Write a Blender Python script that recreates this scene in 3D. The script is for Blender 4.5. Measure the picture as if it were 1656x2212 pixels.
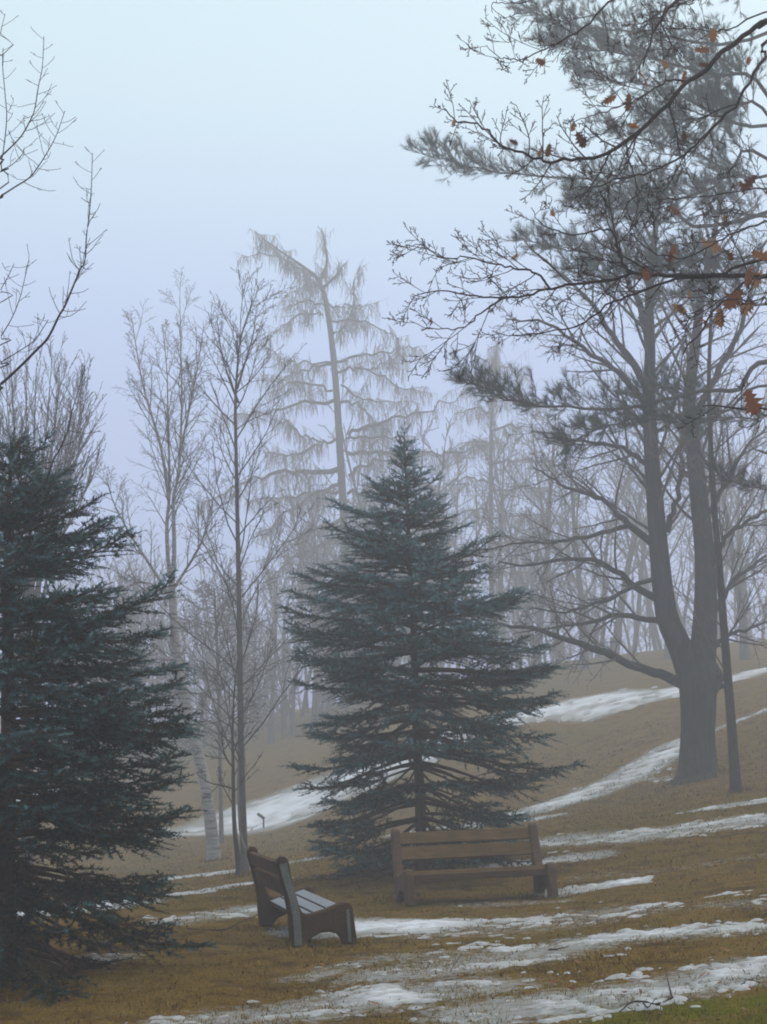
import bpy, bmesh, math, random
import numpy as np
from mathutils import Vector, Matrix

for o in list(bpy.data.objects):
    bpy.data.objects.remove(o)
scene = bpy.context.scene
COL = scene.collection
R = math.radians

# ------------------------------------------------------------------ camera
EYE = np.array([0.0, 0.0, 1.6])
FPX, CX, CY = 2970.0, 828.0, 1106.0        # focal length and centre, photo measured at 1656 x 2212
PITCH, ROLL = math.atan(549.0 / FPX), R(-1.29)
cam = bpy.data.cameras.new('camera')
cam.sensor_fit = 'VERTICAL'; cam.sensor_height = 24.0
cam.lens = 24.0 * FPX / 2212.0
cam.clip_start = 0.05; cam.clip_end = 600.0
camo = bpy.data.objects.new('camera', cam); COL.objects.link(camo)
CM = Matrix.Rotation(R(90) + PITCH, 3, 'X') @ Matrix.Rotation(ROLL, 3, 'Z')
camo.matrix_world = Matrix.Translation(Vector(EYE)) @ CM.to_4x4()
scene.camera = camo
CMN = np.array(CM)

# ------------------------------------------------------------------ sky, sun, exposure
SUN_EL, SUN_AZ = R(52), R(60)               # soft sun somewhere behind the cloud, to the right
w = bpy.data.worlds.new('World'); scene.world = w; w.use_nodes = True
nt = w.node_tree; nt.nodes.clear()
out = nt.nodes.new('ShaderNodeOutputWorld')
sky = nt.nodes.new('ShaderNodeTexSky'); sky.sky_type = 'NISHITA'; sky.sun_disc = False
sky.sun_elevation = SUN_EL; sky.sun_rotation = SUN_AZ; sky.air_density = 1.0; sky.dust_density = 4.0; sky.ozone_density = 2.0
bgA = nt.nodes.new('ShaderNodeBackground'); bgA.inputs['Strength'].default_value = 0.05
nt.links.new(sky.outputs[0], bgA.inputs['Color'])
tc = nt.nodes.new('ShaderNodeTexCoord'); sx = nt.nodes.new('ShaderNodeSeparateXYZ')
nt.links.new(tc.outputs['Generated'], sx.inputs[0])
rp = nt.nodes.new('ShaderNodeValToRGB')     # cloud layer: an overcast sky is darkest at the horizon, brightest overhead
rp.color_ramp.interpolation = 'EASE'
e = rp.color_ramp.elements
e[0].position = 0.0; e[0].color = (0.37, 0.395, 0.74, 1)
e[1].position = 1.0; e[1].color = (0.92, .97, 0.96, 1)
x = e.new(0.22); x.color = (0.395, 0.50, 0.88, 1)
x = e.new(0.50); x.color = (0.66, 0.85, 0.87, 1)
nt.links.new(sx.outputs['Z'], rp.inputs[0])
bgB = nt.nodes.new('ShaderNodeBackground'); bgB.inputs['Strength'].default_value = 1.0
nt.links.new(rp.outputs[0], bgB.inputs['Color'])
ad = nt.nodes.new('ShaderNodeAddShader')
nt.links.new(bgA.outputs[0], ad.inputs[0]); nt.links.new(bgB.outputs[0], ad.inputs[1])
nt.links.new(ad.outputs[0], out.inputs['Surface'])
sun = bpy.data.lights.new('sun', 'SUN'); sun.energy = 1.2; sun.angle = R(60); sun.color = (1.0, 0.97, 0.93)
suno = bpy.data.objects.new('sun', sun); COL.objects.link(suno)
sd = Vector((math.sin(SUN_AZ) * math.cos(SUN_EL), math.cos(SUN_AZ) * math.cos(SUN_EL), math.sin(SUN_EL)))
suno.rotation_euler = sd.to_track_quat('Z', 'Y').to_euler()
vs = scene.view_settings
vs.view_transform = 'Standard'; vs.look = 'None'; vs.exposure = 0.0; vs.gamma = 1.0; vs.use_curve_mapping = False
cy = scene.cycles
cy.max_bounces = 6; cy.diffuse_bounces = 2; cy.glossy_bounces = 1; cy.transmission_bounces = 2; cy.transparent_max_bounces = 4
cy.volume_bounces = 1
cy.use_denoising = True
try:
    cy.denoiser = 'OPENIMAGEDENOISE'; cy.denoising_input_passes = 'RGB_ALBEDO_NORMAL'; cy.denoising_prefilter = 'ACCURATE'
except Exception: pass
cy.use_adaptive_sampling = False
cy.sample_clamp_indirect = 4.0
try: cy.pixel_filter_type = 'BLACKMAN_HARRIS'; cy.filter_width = 1.9
except Exception: pass
HAZE_DENSITY = 0.0074

# ------------------------------------------------------------------ helpers
rng = np.random.default_rng(7)
random.seed(7)

def at(px, py, Y):
    """world point on the line of sight of photo pixel (px,py) at world distance Y"""
    d = CMN @ np.array([(px - CX) / FPX, -(py - CY) / FPX, -1.0])
    return EYE + d * (Y / d[1])

def link(o, parent=None):
    COL.objects.link(o)
    if parent is not None: o.parent = parent
    return o

def tag(o, label=None, cat=None, group=None, kind=None):
    if label: o['label'] = label
    if cat: o['category'] = cat
    if group: o['group'] = group
    if kind: o['kind'] = kind
    return o

def empty(name, loc, label, cat, group=None):
    o = bpy.data.objects.new(name, None); COL.objects.link(o)
    o.empty_display_size = 0.2
    o.location = tuple(float(v) for v in loc)
    return tag(o, label, cat, group)

def mesh_np(name, V, F, smooth=True, attr=None):
    """V (n,3); F: list of int arrays (m,k)"""
    me = bpy.data.meshes.new(name)
    V = np.asarray(V, dtype=np.float32)
    me.vertices.add(len(V)); me.vertices.foreach_set('co', V.ravel())
    Fs = [np.asarray(f, dtype=np.int32) for f in F if len(f)]
    idx = np.concatenate([f.ravel() for f in Fs])
    tot = np.concatenate([np.full(len(f), f.shape[1], np.int32) for f in Fs])
    st = np.concatenate([[0], np.cumsum(tot)[:-1]]).astype(np.int32)
    me.loops.add(len(idx)); me.loops.foreach_set('vertex_index', idx)
    me.polygons.add(len(tot)); me.polygons.foreach_set('loop_start', st)
    if smooth: me.polygons.foreach_set('use_smooth', np.ones(len(tot), dtype=bool))
    if attr is not None:
        a = me.attributes.new('tint', 'FLOAT', 'POINT'); a.data.foreach_set('value', np.asarray(attr, dtype=np.float32))
    me.update(calc_edges=True)
    return me

def obj_np(name, V, F, mat, parent=None, origin=None, smooth=True, attr=None):
    V = np.asarray(V, dtype=np.float64)
    if origin is not None: V = V - np.asarray(origin)
    me = mesh_np(name, V, F, smooth, attr)
    me.materials.append(mat)
    return link(bpy.data.objects.new(name, me), parent)

def norm(v):
    return v / (np.linalg.norm(v, axis=-1, keepdims=True) + 1e-12)

class Tubes:
    def __init__(self): self.g = {}
    def add(self, P, rad, k=4):
        self.g.setdefault((len(P), k), []).append((P, rad))
    def arrays(self):
        VV, FF, off = [], [], 0
        for (n, k), L in self.g.items():
            P = np.array([a[0] for a in L], dtype=np.float64); Rr = np.array([a[1] for a in L], dtype=np.float64)
            m = len(P)
            T = np.empty_like(P); T[:, 1:-1] = P[:, 2:] - P[:, :-2]; T[:, 0] = P[:, 1] - P[:, 0]; T[:, -1] = P[:, -1] - P[:, -2]
            T = norm(T)
            md = norm(P[:, -1] - P[:, 0])
            ref = np.where(np.abs(md[:, 2:3]) > 0.75, np.array([[1.0, 0.2, 0]]), np.array([[0.1, 0.05, 1.0]]))
            U = norm(np.cross(T, ref[:, None, :])); W = np.cross(T, U)
            a = np.arange(k) * 2 * np.pi / k
            V = P[:, :, None, :] + Rr[:, :, None, None] * (np.cos(a)[None, None, :, None] * U[:, :, None, :] + np.sin(a)[None, None, :, None] * W[:, :, None, :])
            VV.append(V.reshape(-1, 3))
            base = (np.arange(m) * n * k)[:, None, None]
            ii = (np.arange(n - 1) * k)[None, :, None]; j = np.arange(k)[None, None, :]; j2 = (np.arange(k) + 1)[None, None, :] % k
            q = np.stack(np.broadcast_arrays(base + ii + j, base + ii + j2, base + ii + k + j2, base + ii + k + j), -1).reshape(-1, 4)
            FF.append(q + off); off += m * n * k
        return np.concatenate(VV), FF
    def build(self, name, mat, parent, origin):
        if not self.g: return None
        V, F = self.arrays()
        o = obj_np(name, V, F, mat, parent, origin)
        if name in ('twigs', 'hanging_twigs', 'boughs'): o['kind'] = 'stuff'
        return o

def catmull(pts, n):
    P = np.asarray(pts, dtype=float)
    if len(P) == 2: return P[0] + (P[1] - P[0]) * np.linspace(0, 1, n)[:, None]
    s = np.linspace(0, len(P) - 1, n); i = np.clip(np.floor(s).astype(int), 0, len(P) - 2); t = (s - i)[:, None]
    E = np.vstack([2 * P[0] - P[1], P, 2 * P[-1] - P[-2]])
    p0, p1, p2, p3 = E[i], E[i + 1], E[i + 2], E[i + 3]
    return 0.5 * ((2 * p1) + (-p0 + p2) * t + (2 * p0 - 5 * p1 + 4 * p2 - p3) * t ** 2 + (-p0 + 3 * p1 - 3 * p2 + p3) * t ** 3)

def perp(d):
    a = np.array([0, 0, 1.0]) if abs(d[2]) < 0.9 else np.array([1.0, 0, 0])
    u = np.cross(d, a); u /= np.linalg.norm(u)
    return u, np.cross(d, u)

def grow(T, p, d, L, r, lvl, S):
    """recursive branch: S = dict(levels, n, wig, trop, nch, ang, ratio, t0, tip)"""
    n = S['n'][lvl]
    P = np.empty((n, 3)); P[0] = p; step = L / (n - 1)
    W = S['rng'].normal(0, S['wig'][lvl], (n, 3)); tr = S['trop'][lvl]
    dd = d
    for i in range(1, n):
        dd = dd + W[i]; dd = dd + np.array([0, 0, tr])
        dd = dd / math.sqrt(dd @ dd)
        P[i] = P[i - 1] + dd * step
    rt = max(r * S['tip'][lvl], S['rmin'])
    rad = np.linspace(r, rt, n)
    T.add(P, rad, 5 if r > 0.03 else 3)
    spawn(T, P, rad, L, lvl, S)

def spawn(T, P, rad, L, lvl, S, count=None, t0=None, lens=None):
    if lvl + 1 >= S['levels']: return
    g = S['rng']; n = len(P)
    nc = count if count is not None else S['nch'][lvl]
    nc = max(1, int(round(nc * g.uniform(0.8, 1.2))))
    t0 = S['t0'][lvl] if t0 is None else t0
    ph = g.uniform(0, 6.28)
    for c in range(nc):
        t = t0 + (1 - t0) * (c + g.uniform(0, 0.9)) / nc
        s = t * (n - 1); i = min(int(s), n - 2); f = s - i
        p = P[i] * (1 - f) + P[i + 1] * f
        tg = P[i + 1] - P[i]; tg = tg / (math.sqrt(tg @ tg) + 1e-9)
        u, v = perp(tg); ph += 2.4 + g.normal(0, 0.5)
        if S.get('flat'):
            side = 1 if c % 2 else -1
            q = np.cross(tg, np.array([0, 0, 1.0])); q = q / (math.sqrt(q @ q) + 1e-9) * side + v * g.normal(0, S['flat'])
            q = q / math.sqrt(q @ q)
        else:
            q = u * math.cos(ph) + v * math.sin(ph)
        a = S['ang'][lvl] * g.uniform(0.75, 1.25)
        d = tg * math.cos(a) + q * math.sin(a)
        if 'up' in S: d = d + np.array([0, 0, S['up']]); d = d / math.sqrt(d @ d)
        rr = rad[i] * (1 - f) + rad[i + 1] * f
        l2 = (lens if lens else L * S['ratio'][lvl]) * (1.15 - 0.75 * t) * g.uniform(0.6, 1.3)
        grow(T, p, d, l2, max(min(rr * 0.62, S['rmax'][lvl + 1]), S['rmin']), lvl + 1, S)

def spec(seed, **k):
    S = dict(levels=4, n=(8, 6, 5, 4), wig=(.05, .08, .1, .12), trop=(.02, .03, .03, .02), nch=(14, 8, 6, 0), ang=(.8, .75, .7, .7),
             ratio=(.5, .5, .5, .5), t0=(.3, .25, .2, .2), tip=(.25, .3, .35, .4), rmin=.004, rmax=(9, .06, .02, .01))
    S.update(k); S['rng'] = np.random.default_rng(seed)
    return S

# lattice noise
def vnoise(x, y, seed=0):
    xi = np.floor(x).astype(np.int64); yi = np.floor(y).astype(np.int64); fx = x - xi; fy = y - yi
    fx = fx * fx * (3 - 2 * fx); fy = fy * fy * (3 - 2 * fy)
    def h(a, b):
        n = (a * 374761393 + b * 668265263 + seed * 974634777) & 0xffffffff
        n = ((n ^ (n >> 13)) * 1274126177) & 0xffffffff
        return ((n ^ (n >> 16)) & 0xffffff) / 16777215.0
    return (h(xi, yi) * (1 - fx) + h(xi + 1, yi) * fx) * (1 - fy) + (h(xi, yi + 1) * (1 - fx) + h(xi + 1, yi + 1) * fx) * fy
def fbm(x, y, o=4, seed=0):
    s = np.zeros_like(x, dtype=float); a, t = 1.0, 0.0
    for i in range(o):
        s += a * vnoise(x * 2 ** i + 17.3 * i, y * 2 ** i - 9.1 * i, seed + i); t += a; a *= 0.55
    return s / t

# ------------------------------------------------------------------ materials
def mat_new(name):
    m = bpy.data.materials.new(name); m.use_nodes = True
    b = m.node_tree.nodes['Principled BSDF']
    return m, m.node_tree, b
def ramp(nt, fac, stops):
    r = nt.nodes.new('ShaderNodeValToRGB'); el = r.color_ramp.elements
    el[0].position, el[0].color = stops[0][0], (*stops[0][1], 1); el[1].position, el[1].color = stops[-1][0], (*stops[-1][1], 1)
    for p, c in stops[1:-1]:
        q = el.new(p); q.color = (*c, 1)
    nt.links.new(fac, r.inputs[0]); return r.outputs[0]
def noise(nt, scale, detail=4, rough=.6, vec=None, dim=None):
    n = nt.nodes.new('ShaderNodeTexNoise'); n.inputs['Scale'].default_value = scale; n.inputs['Detail'].default_value = detail
    n.inputs['Roughness'].default_value = rough
    if vec is not None: nt.links.new(vec, n.inputs['Vector'])
    return n.outputs['Fac']
def coords(nt, scale=(1, 1, 1)):
    t = nt.nodes.new('ShaderNodeTexCoord'); m = nt.nodes.new('ShaderNodeMapping'); m.inputs['Scale'].default_value = scale
    nt.links.new(t.outputs['Object'], m.inputs['Vector']); return m.outputs[0]
def mixc(nt, fac, a, b, mode='MIX'):
    m = nt.nodes.new('ShaderNodeMix'); m.data_type = 'RGBA'; m.blend_type = mode
    for s, v in ((m.inputs[0], fac), (m.inputs[6], a), (m.inputs[7], b)):
        if isinstance(v, (int, float)): s.default_value = v
        elif isinstance(v, tuple): s.default_value = (*v, 1)
        else: nt.links.new(v, s)
    return m.outputs[2]
def bump(nt, b, h, strength, dist):
    n = nt.nodes.new('ShaderNodeBump'); n.inputs['Strength'].default_value = strength; n.inputs['Distance'].default_value = dist
    nt.links.new(h, n.inputs['Height']); nt.links.new(n.outputs[0], b.inputs['Normal'])

def bark(name, c1, c2, scale=14, stretch=.18, bs=.6):
    m, nt, b = mat_new(name)
    v = coords(nt, (1, 1, stretch)); n = noise(nt, scale, 5, .65, v)
    nt.links.new(ramp(nt, n, [(.3, c1), (.7, c2)]), b.inputs['Base Color'])
    b.inputs['Roughness'].default_value = .9; b.inputs['Specular IOR Level'].default_value = .05
    bump(nt, b, n, bs, .03)
    return m
def needles_mat(name, stops, rough=.55):
    m, nt, b = mat_new(name)
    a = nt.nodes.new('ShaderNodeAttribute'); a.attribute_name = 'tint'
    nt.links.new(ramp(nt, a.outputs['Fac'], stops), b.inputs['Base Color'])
    b.inputs['Roughness'].default_value = .8; b.inputs['Specular IOR Level'].default_value = .06
    return m

M = {}
M['bark_dark'] = bark('bark_dark', (.035, .028, .022), (.085, .07, .058))
M['bark_grey'] = bark('bark_grey', (.016, .015, .012), (.060, .054, .045), 9, .15, 1.0)
M['bark_oak'] = bark('bark_oak', (.035, .024, .022), (.085, .06, .052), 25)
M['bark_spruce'] = bark('bark_spruce', (.055, .031, .017), (.125, .076, .044), 18)
M['bark_larch'] = bark('bark_larch', (.06, .05, .042), (.13, .11, .09), 8)
M['twig_larch'] = bark('twig_larch', (.16, .13, .09), (.26, .21, .15), 6)
M['twig_grey'] = bark('twig_grey', (.075, .062, .055), (.14, .12, .105), 8)
M['twig_birch'] = bark('twig_birch', (.07, .05, .045), (.13, .095, .08), 8)
M['bark_young'] = bark('bark_young', (.03, .026, .03), (.09, .075, .08), 30)
# birch bark: white with dark cross bands
m, nt, b = mat_new('bark_birch')
n = noise(nt, 6, 4, .7, coords(nt, (.35, .35, 3.2)))
nt.links.new(ramp(nt, n, [(.40, (.06, .055, .05)), (.47, (.22, .20, .18)), (.7, (.35, .32, .29))]), b.inputs['Base Color'])
b.inputs['Roughness'].default_value = .8; M['bark_birch'] = m
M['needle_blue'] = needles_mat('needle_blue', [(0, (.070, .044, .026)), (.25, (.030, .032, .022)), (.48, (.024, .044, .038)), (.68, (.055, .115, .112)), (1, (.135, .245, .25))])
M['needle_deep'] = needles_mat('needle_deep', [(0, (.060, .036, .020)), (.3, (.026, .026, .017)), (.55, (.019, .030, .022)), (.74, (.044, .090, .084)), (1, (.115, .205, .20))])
M['needle_pine'] = needles_mat('needle_pine', [(0, (.075, .06, .035)), (.1, (.03, .05, .03)), (1, (.06, .095, .06))])
# oak leaves
m, nt, b = mat_new('oak_leaf')
oi = nt.nodes.new('ShaderNodeObjectInfo')
c = ramp(nt, oi.outputs['Random'], [(0, (.12, .042, .018)), (.3, (.28, .095, .025)), (.65, (.42, .175, .035)), (1, (.52, .28, .13))])
n = noise(nt, 45, 3, .6, coords(nt))
nt.links.new(mixc(nt, n, c, (.10, .035, .018)), b.inputs['Base Color'])
b.inputs['Roughness'].default_value = .7
tr = nt.nodes.new('ShaderNodeBsdfTranslucent'); nt.links.new(c, tr.inputs['Color'])
ms = nt.nodes.new('ShaderNodeMixShader'); ms.inputs[0].default_value = .35
nt.links.new(b.outputs[0], ms.inputs[1]); nt.links.new(tr.outputs[0], ms.inputs[2]); nt.links.new(ms.outputs[0], nt.nodes['Material Output'].inputs['Surface'])
M['oak_leaf'] = m
# ground: dead lawn
m, nt, b = mat_new('dead_lawn')
v = coords(nt)
n1 = noise(nt, .55, 5, .6, v); n2 = noise(nt, 9, 5, .7, coords(nt, (1, 2.2, 1))); n3 = noise(nt, 60, 3, .7, v); n4 = noise(nt, .23, 3, .5, v); n6 = noise(nt, 2.6, 4, .65, v)
c = ramp(nt, n1, [(.3, (.145, .076, .010)), (.5, (.200, .115, .015)), (.7, (.128, .082, .007))])
c = mixc(nt, ramp(nt, n2, [(.3, (0, 0, 0)), (.75, (1, 1, 1))]), c, (.250, .160, .038))
c = mixc(nt, ramp(nt, n6, [(.48, (0, 0, 0)), (.64, (.9, .9, .9))]), c, (.060, .034, .009))
n7 = noise(nt, .9, 5, .7, coords(nt, (1, 1.6, 1)))
c = mixc(nt, ramp(nt, n7, [(.5, (0, 0, 0)), (.66, (.8, .8, .8))]), c, (.275, .180, .048))
c = mixc(nt, ramp(nt, n3, [(.35, (1, 1, 1)), (.62, (0, 0, 0))]), c, (.045, .026, .007))
c = mixc(nt, ramp(nt, n4, [(.5, (0, 0, 0)), (.75, (.6, .6, .6))]), c, (.080, .072, .008))
am = nt.nodes.new('ShaderNodeAttribute'); am.attribute_name = 'moss'
c = mixc(nt, am.outputs['Fac'], c, ramp(nt, n2, [(.3, (.065, .062, .004)), (.7, (.150, .135, .010))]))
a = nt.nodes.new('ShaderNodeAttribute'); a.attribute_name = 'tint'      # slush and thin ice between the grass
n5 = noise(nt, 11, 5, .75, coords(nt, (1, 1.5, 1)))
mth = nt.nodes.new('ShaderNodeMath'); mth.operation = 'MULTIPLY_ADD'; nt.links.new(a.outputs['Fac'], mth.inputs[0]); mth.inputs[1].default_value = .56; nt.links.new(n5, mth.inputs[2])
c = mixc(nt, ramp(nt, mth.outputs[0], [(.74, (0, 0, 0)), (.94, (.9, .9, .9))]), c, (.33, .33, .31))
nt.links.new(c, b.inputs['Base Color']); b.inputs['Roughness'].default_value = .95; b.inputs['Specular IOR Level'].default_value = .03
hh = nt.nodes.new('ShaderNodeMath'); hh.operation = 'MULTIPLY_ADD'; nt.links.new(n6, hh.inputs[0]); hh.inputs[1].default_value = 2.5; nt.links.new(n3, hh.inputs[2])
bump(nt, b, hh.outputs[0], .6, .05)
M['lawn'] = m
# grass blades
m, nt, b = mat_new('dry_grass')
g = nt.nodes.new('ShaderNodeNewGeometry')
n1 = noise(nt, .35, 3, .5, coords(nt))
ca = ramp(nt, g.outputs['Random Per Island'], [(0, (.078, .038, .006)), (.4, (.175, .098, .013)), (.8, (.29, .185, .042)), (1, (.12, .09, .009))])
cb = ramp(nt, g.outputs['Random Per Island'], [(0, (.045, .050, .006)), (1, (.15, .125, .02))])
am = nt.nodes.new('ShaderNodeAttribute'); am.attribute_name = 'tint'
cm = ramp(nt, g.outputs['Random Per Island'], [(0, (.055, .060, .004)), (1, (.175, .155, .014))])
nt.links.new(mixc(nt, am.outputs['Fac'], mixc(nt, ramp(nt, n1, [(.5, (0, 0, 0)), (.68, (1, 1, 1))]), ca, cb), cm), b.inputs['Base Color'])
b.inputs['Roughness'].default_value = .85; b.inputs['Specular IOR Level'].default_value = .04
M['grass'] = m
# snow
m, nt, b = mat_new('old_snow')
n = noise(nt, 14, 5, .7, coords(nt, (1, 2, 1))); n2 = noise(nt, 1.2, 3, .6, coords(nt))
a = nt.nodes.new('ShaderNodeAttribute'); a.attribute_name = 'tint'       # thickness: thin melting snow shows the soil through it
c = ramp(nt, n, [(.3, (.55, .56, .58)), (.6, (.78, .80, .84))])
c = mixc(nt, ramp(nt, a.outputs['Fac'], [(.15, (1, 1, 1)), (.95, (0, 0, 0))]), c, ramp(nt, n, [(.35, (.19, .175, .15)), (.62, (.40, .395, .385))]))
nt.links.new(mixc(nt, ramp(nt, n2, [(.35, (.5, .5, .5)), (.6, (0, 0, 0))]), c, (.42, .41, .39)), b.inputs['Base Color'])
b.inputs['Roughness'].default_value = .55; bump(nt, b, n, .5, .02)
M['snow'] = m
# timber
def timber(name, c1, c2, rough=.8):
    m, nt, b = mat_new(name)
    v = coords(nt, (8, .7, 8)); n = noise(nt, 5, 6, .7, v); n2 = noise(nt, 3, 3, .6, coords(nt))
    c = ramp(nt, n, [(.3, c1), (.7, c2)])
    nt.links.new(mixc(nt, ramp(nt, n2, [(.4, (0, 0, 0)), (.7, (.5, .5, .5))]), c, tuple(x * .5 for x in c1)), b.inputs['Base Color'])
    b.inputs['Roughness'].default_value = rough; b.inputs['Specular IOR Level'].default_value = .12; bump(nt, b, n, .35, .01)
    return m
M['plank_brown'] = timber('plank_brown', (.105, .060, .021), (.200, .122, .046))
M['plank_dark'] = timber('plank_dark', (.060, .030, .014), (.115, .062, .030))
M['panel_brown'] = timber('panel_brown', (.080, .048, .026), (.145, .095, .060), .9)
M['panel_dark'] = timber('panel_dark', (.050, .028, .014), (.095, .056, .032), .9)
M['panel_pale'] = timber('panel_pale', (.13, .13, .105), (.24, .235, .195), .85)
m, nt, b = mat_new('frost'); n = noise(nt, 30, 4, .7, coords(nt))
nt.links.new(ramp(nt, n, [(.3, (.13, .14, .15)), (.65, (.26, .28, .31))]), b.inputs['Base Color']); b.inputs['Roughness'].default_value = .6; M['frost'] = m
m, nt, b = mat_new('steel_grey'); b.inputs['Base Color'].default_value = (.10, .095, .085, 1); b.inputs['Roughness'].default_value = .6; M['steel'] = m
m, nt, b = mat_new('litter'); g = nt.nodes.new('ShaderNodeNewGeometry')
nt.links.new(ramp(nt, g.outputs['Random Per Island'], [(0, (.06, .028, .018)), (.6, (.13, .06, .035)), (1, (.20, .11, .06))]), b.inputs['Base Color']); b.inputs['Roughness'].default_value = .85; M['litter'] = m

# ------------------------------------------------------------------ terrain
CP = [(0, 2212, 9.5), (828, 2212, 8.5), (1656, 2212, 7.7), (640, 2050, 13.2), (860, 1948, 17.0), (1190, 1934, 17.5), (1656, 1922, 14.2), (1590, 1712, 28),
      (1510, 1682, 35), (1656, 1790, 20), (915, 1876, 19.8), (517, 1893, 26), (462, 1860, 38), (400, 1800, 50), (200, 1820, 47), (400, 1700, 60), (640, 1700, 55),
      (569, 1792, 50), (700, 1790, 45), (1050, 1562, 54), (1300, 1508, 55), (1640, 1452, 54), (1470, 1602, 43), (1160, 1742, 36), (1656, 1540, 41),
      (1100, 1500, 66), (1656, 1425, 60), (400, 1640, 78), (100, 2085, 11.5), (100, 1960, 17), (380, 1935, 22), (850, 1500, 80), (1300, 1800, 23), (60, 1715, 58)]
ctl = [at(*c) for c in CP]
ctl += [np.array(p) for p in [(-14, 4, -.9), (14, 4, 1.0), (0, 0, .02), (0, -12, 0), (-14, 20, -1.2), (-20, 40, -1.3), (18, 20, 2.2), (24, 45, 5.4),
        (-30, 80, 1.6), (0, 112, 7.0), (40, 105, 11.0), (-45, 118, 3.5), (50, 20, 4.), (-50, 20, -2.5), (55, 60, 7.0), (-55, 60, -1.5)]]
ctl = np.array(ctl)
CXY = ctl[:, :2] / 20.0
def tps_k(r2): return np.where(r2 > 0, r2 * np.log(np.maximum(r2, 1e-12)) * .5, 0)
nC = len(ctl)
K = tps_k(((CXY[:, None] - CXY[None]) ** 2).sum(-1)) + np.eye(nC) * 0.004
Q = np.hstack([np.ones((nC, 1)), CXY])
A = np.block([[K, Q], [Q.T, np.zeros((3, 3))]])
sol = np.linalg.solve(A, np.concatenate([ctl[:, 2], np.zeros(3)]))
def ground(x, y):
    x = np.atleast_1d(np.asarray(x, float)); y = np.atleast_1d(np.asarray(y, float))
    xs = np.clip(x, -60, 60); ys = np.clip(y, -14, 122)
    q = np.stack([xs / 20, ys / 20], -1); z = np.empty(len(x))
    for i in range(0, len(x), 40000):
        r2 = ((q[i:i + 40000, None] - CXY[None]) ** 2).sum(-1)
        z[i:i + 40000] = tps_k(r2) @ sol[:nC] + sol[nC] + q[i:i + 40000] @ sol[nC + 1:]
    return z
def gz(x, y): return float(ground([x], [y])[0])
def on_ground(px, py):
    d = CMN @ np.array([(px - CX) / FPX, -(py - CY) / FPX, -1.0]); d = d / d[1]
    ys = np.concatenate([np.arange(5, 30, .1), np.arange(30, 120, .3)])
    p = EYE + ys[:, None] * d
    hit = np.nonzero(p[:, 2] < ground(p[:, 0], p[:, 1]))[0]
    return p[hit[0]] if len(hit) else p[-1]

def axis_steps(a, b, f):
    v = [a]
    while v[-1] < b: v.append(v[-1] + f(v[-1]))
    return np.array(v)
ys = axis_steps(-14.5, 128, lambda y: .6 if y < 6 else max(.035, min(2.5, .035 * (max(y, 8.) / 9.5) ** 2)))
xs_r = axis_steps(0, 66, lambda x: .06 if x < 7 else min(3., .06 + (x - 7) * .10))
xs_l = -axis_steps(0, 66, lambda x: .06 if x < 5 else min(3., .06 + (x - 5) * .10))[1:][::-1]
xs = np.concatenate([xs_l, xs_r])
GX, GY = np.meshgrid(xs, ys)
nyg, nxg = GX.shape
# coarse-evaluated smooth height, then bilinear (fast)
cx_ = np.linspace(-80, 80, 161); cy_ = np.linspace(-16, 132, 297)
CGX, CGY = np.meshgrid(cx_, cy_); CZ = ground(CGX.ravel(), CGY.ravel()).reshape(CGX.shape)
def gfast(x, y):
    fx = np.clip((x + 80) / 1.0, 0, 159.999); fy = np.clip((y + 16) / .5, 0, 295.999)
    i = fx.astype(int); j = fy.astype(int); u = fx - i; v = fy - j
    return (CZ[j, i] * (1 - u) + CZ[j, i + 1] * u) * (1 - v) + (CZ[j + 1, i] * (1 - u) + CZ[j + 1, i + 1] * u) * v
def relief(x, y):
    return (fbm(x * 1.1, y * 1.1, 3, 3) - .5) * .06 + (fbm(x * 7, y * 7, 3, 5) - .5) * .035
def surf(x, y):
    x = np.atleast_1d(np.asarray(x, float)); y = np.atleast_1d(np.asarray(y, float))
    return gfast(x, y) + relief(x, y)
GZ = surf(GX.ravel(), GY.ravel())
idx = np.arange(nyg * nxg).reshape(nyg, nxg)
quads = np.stack([idx[:-1, :-1], idx[:-1, 1:], idx[1:, 1:], idx[1:, :-1]], -1).reshape(-1, 4)
gv = np.stack([GX.ravel(), GY.ravel(), GZ], -1)
go = obj_np('ground', gv, [quads], M['lawn']); tag(go, 'brown winter lawn rising to a slope on the right', kind='structure')

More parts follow.
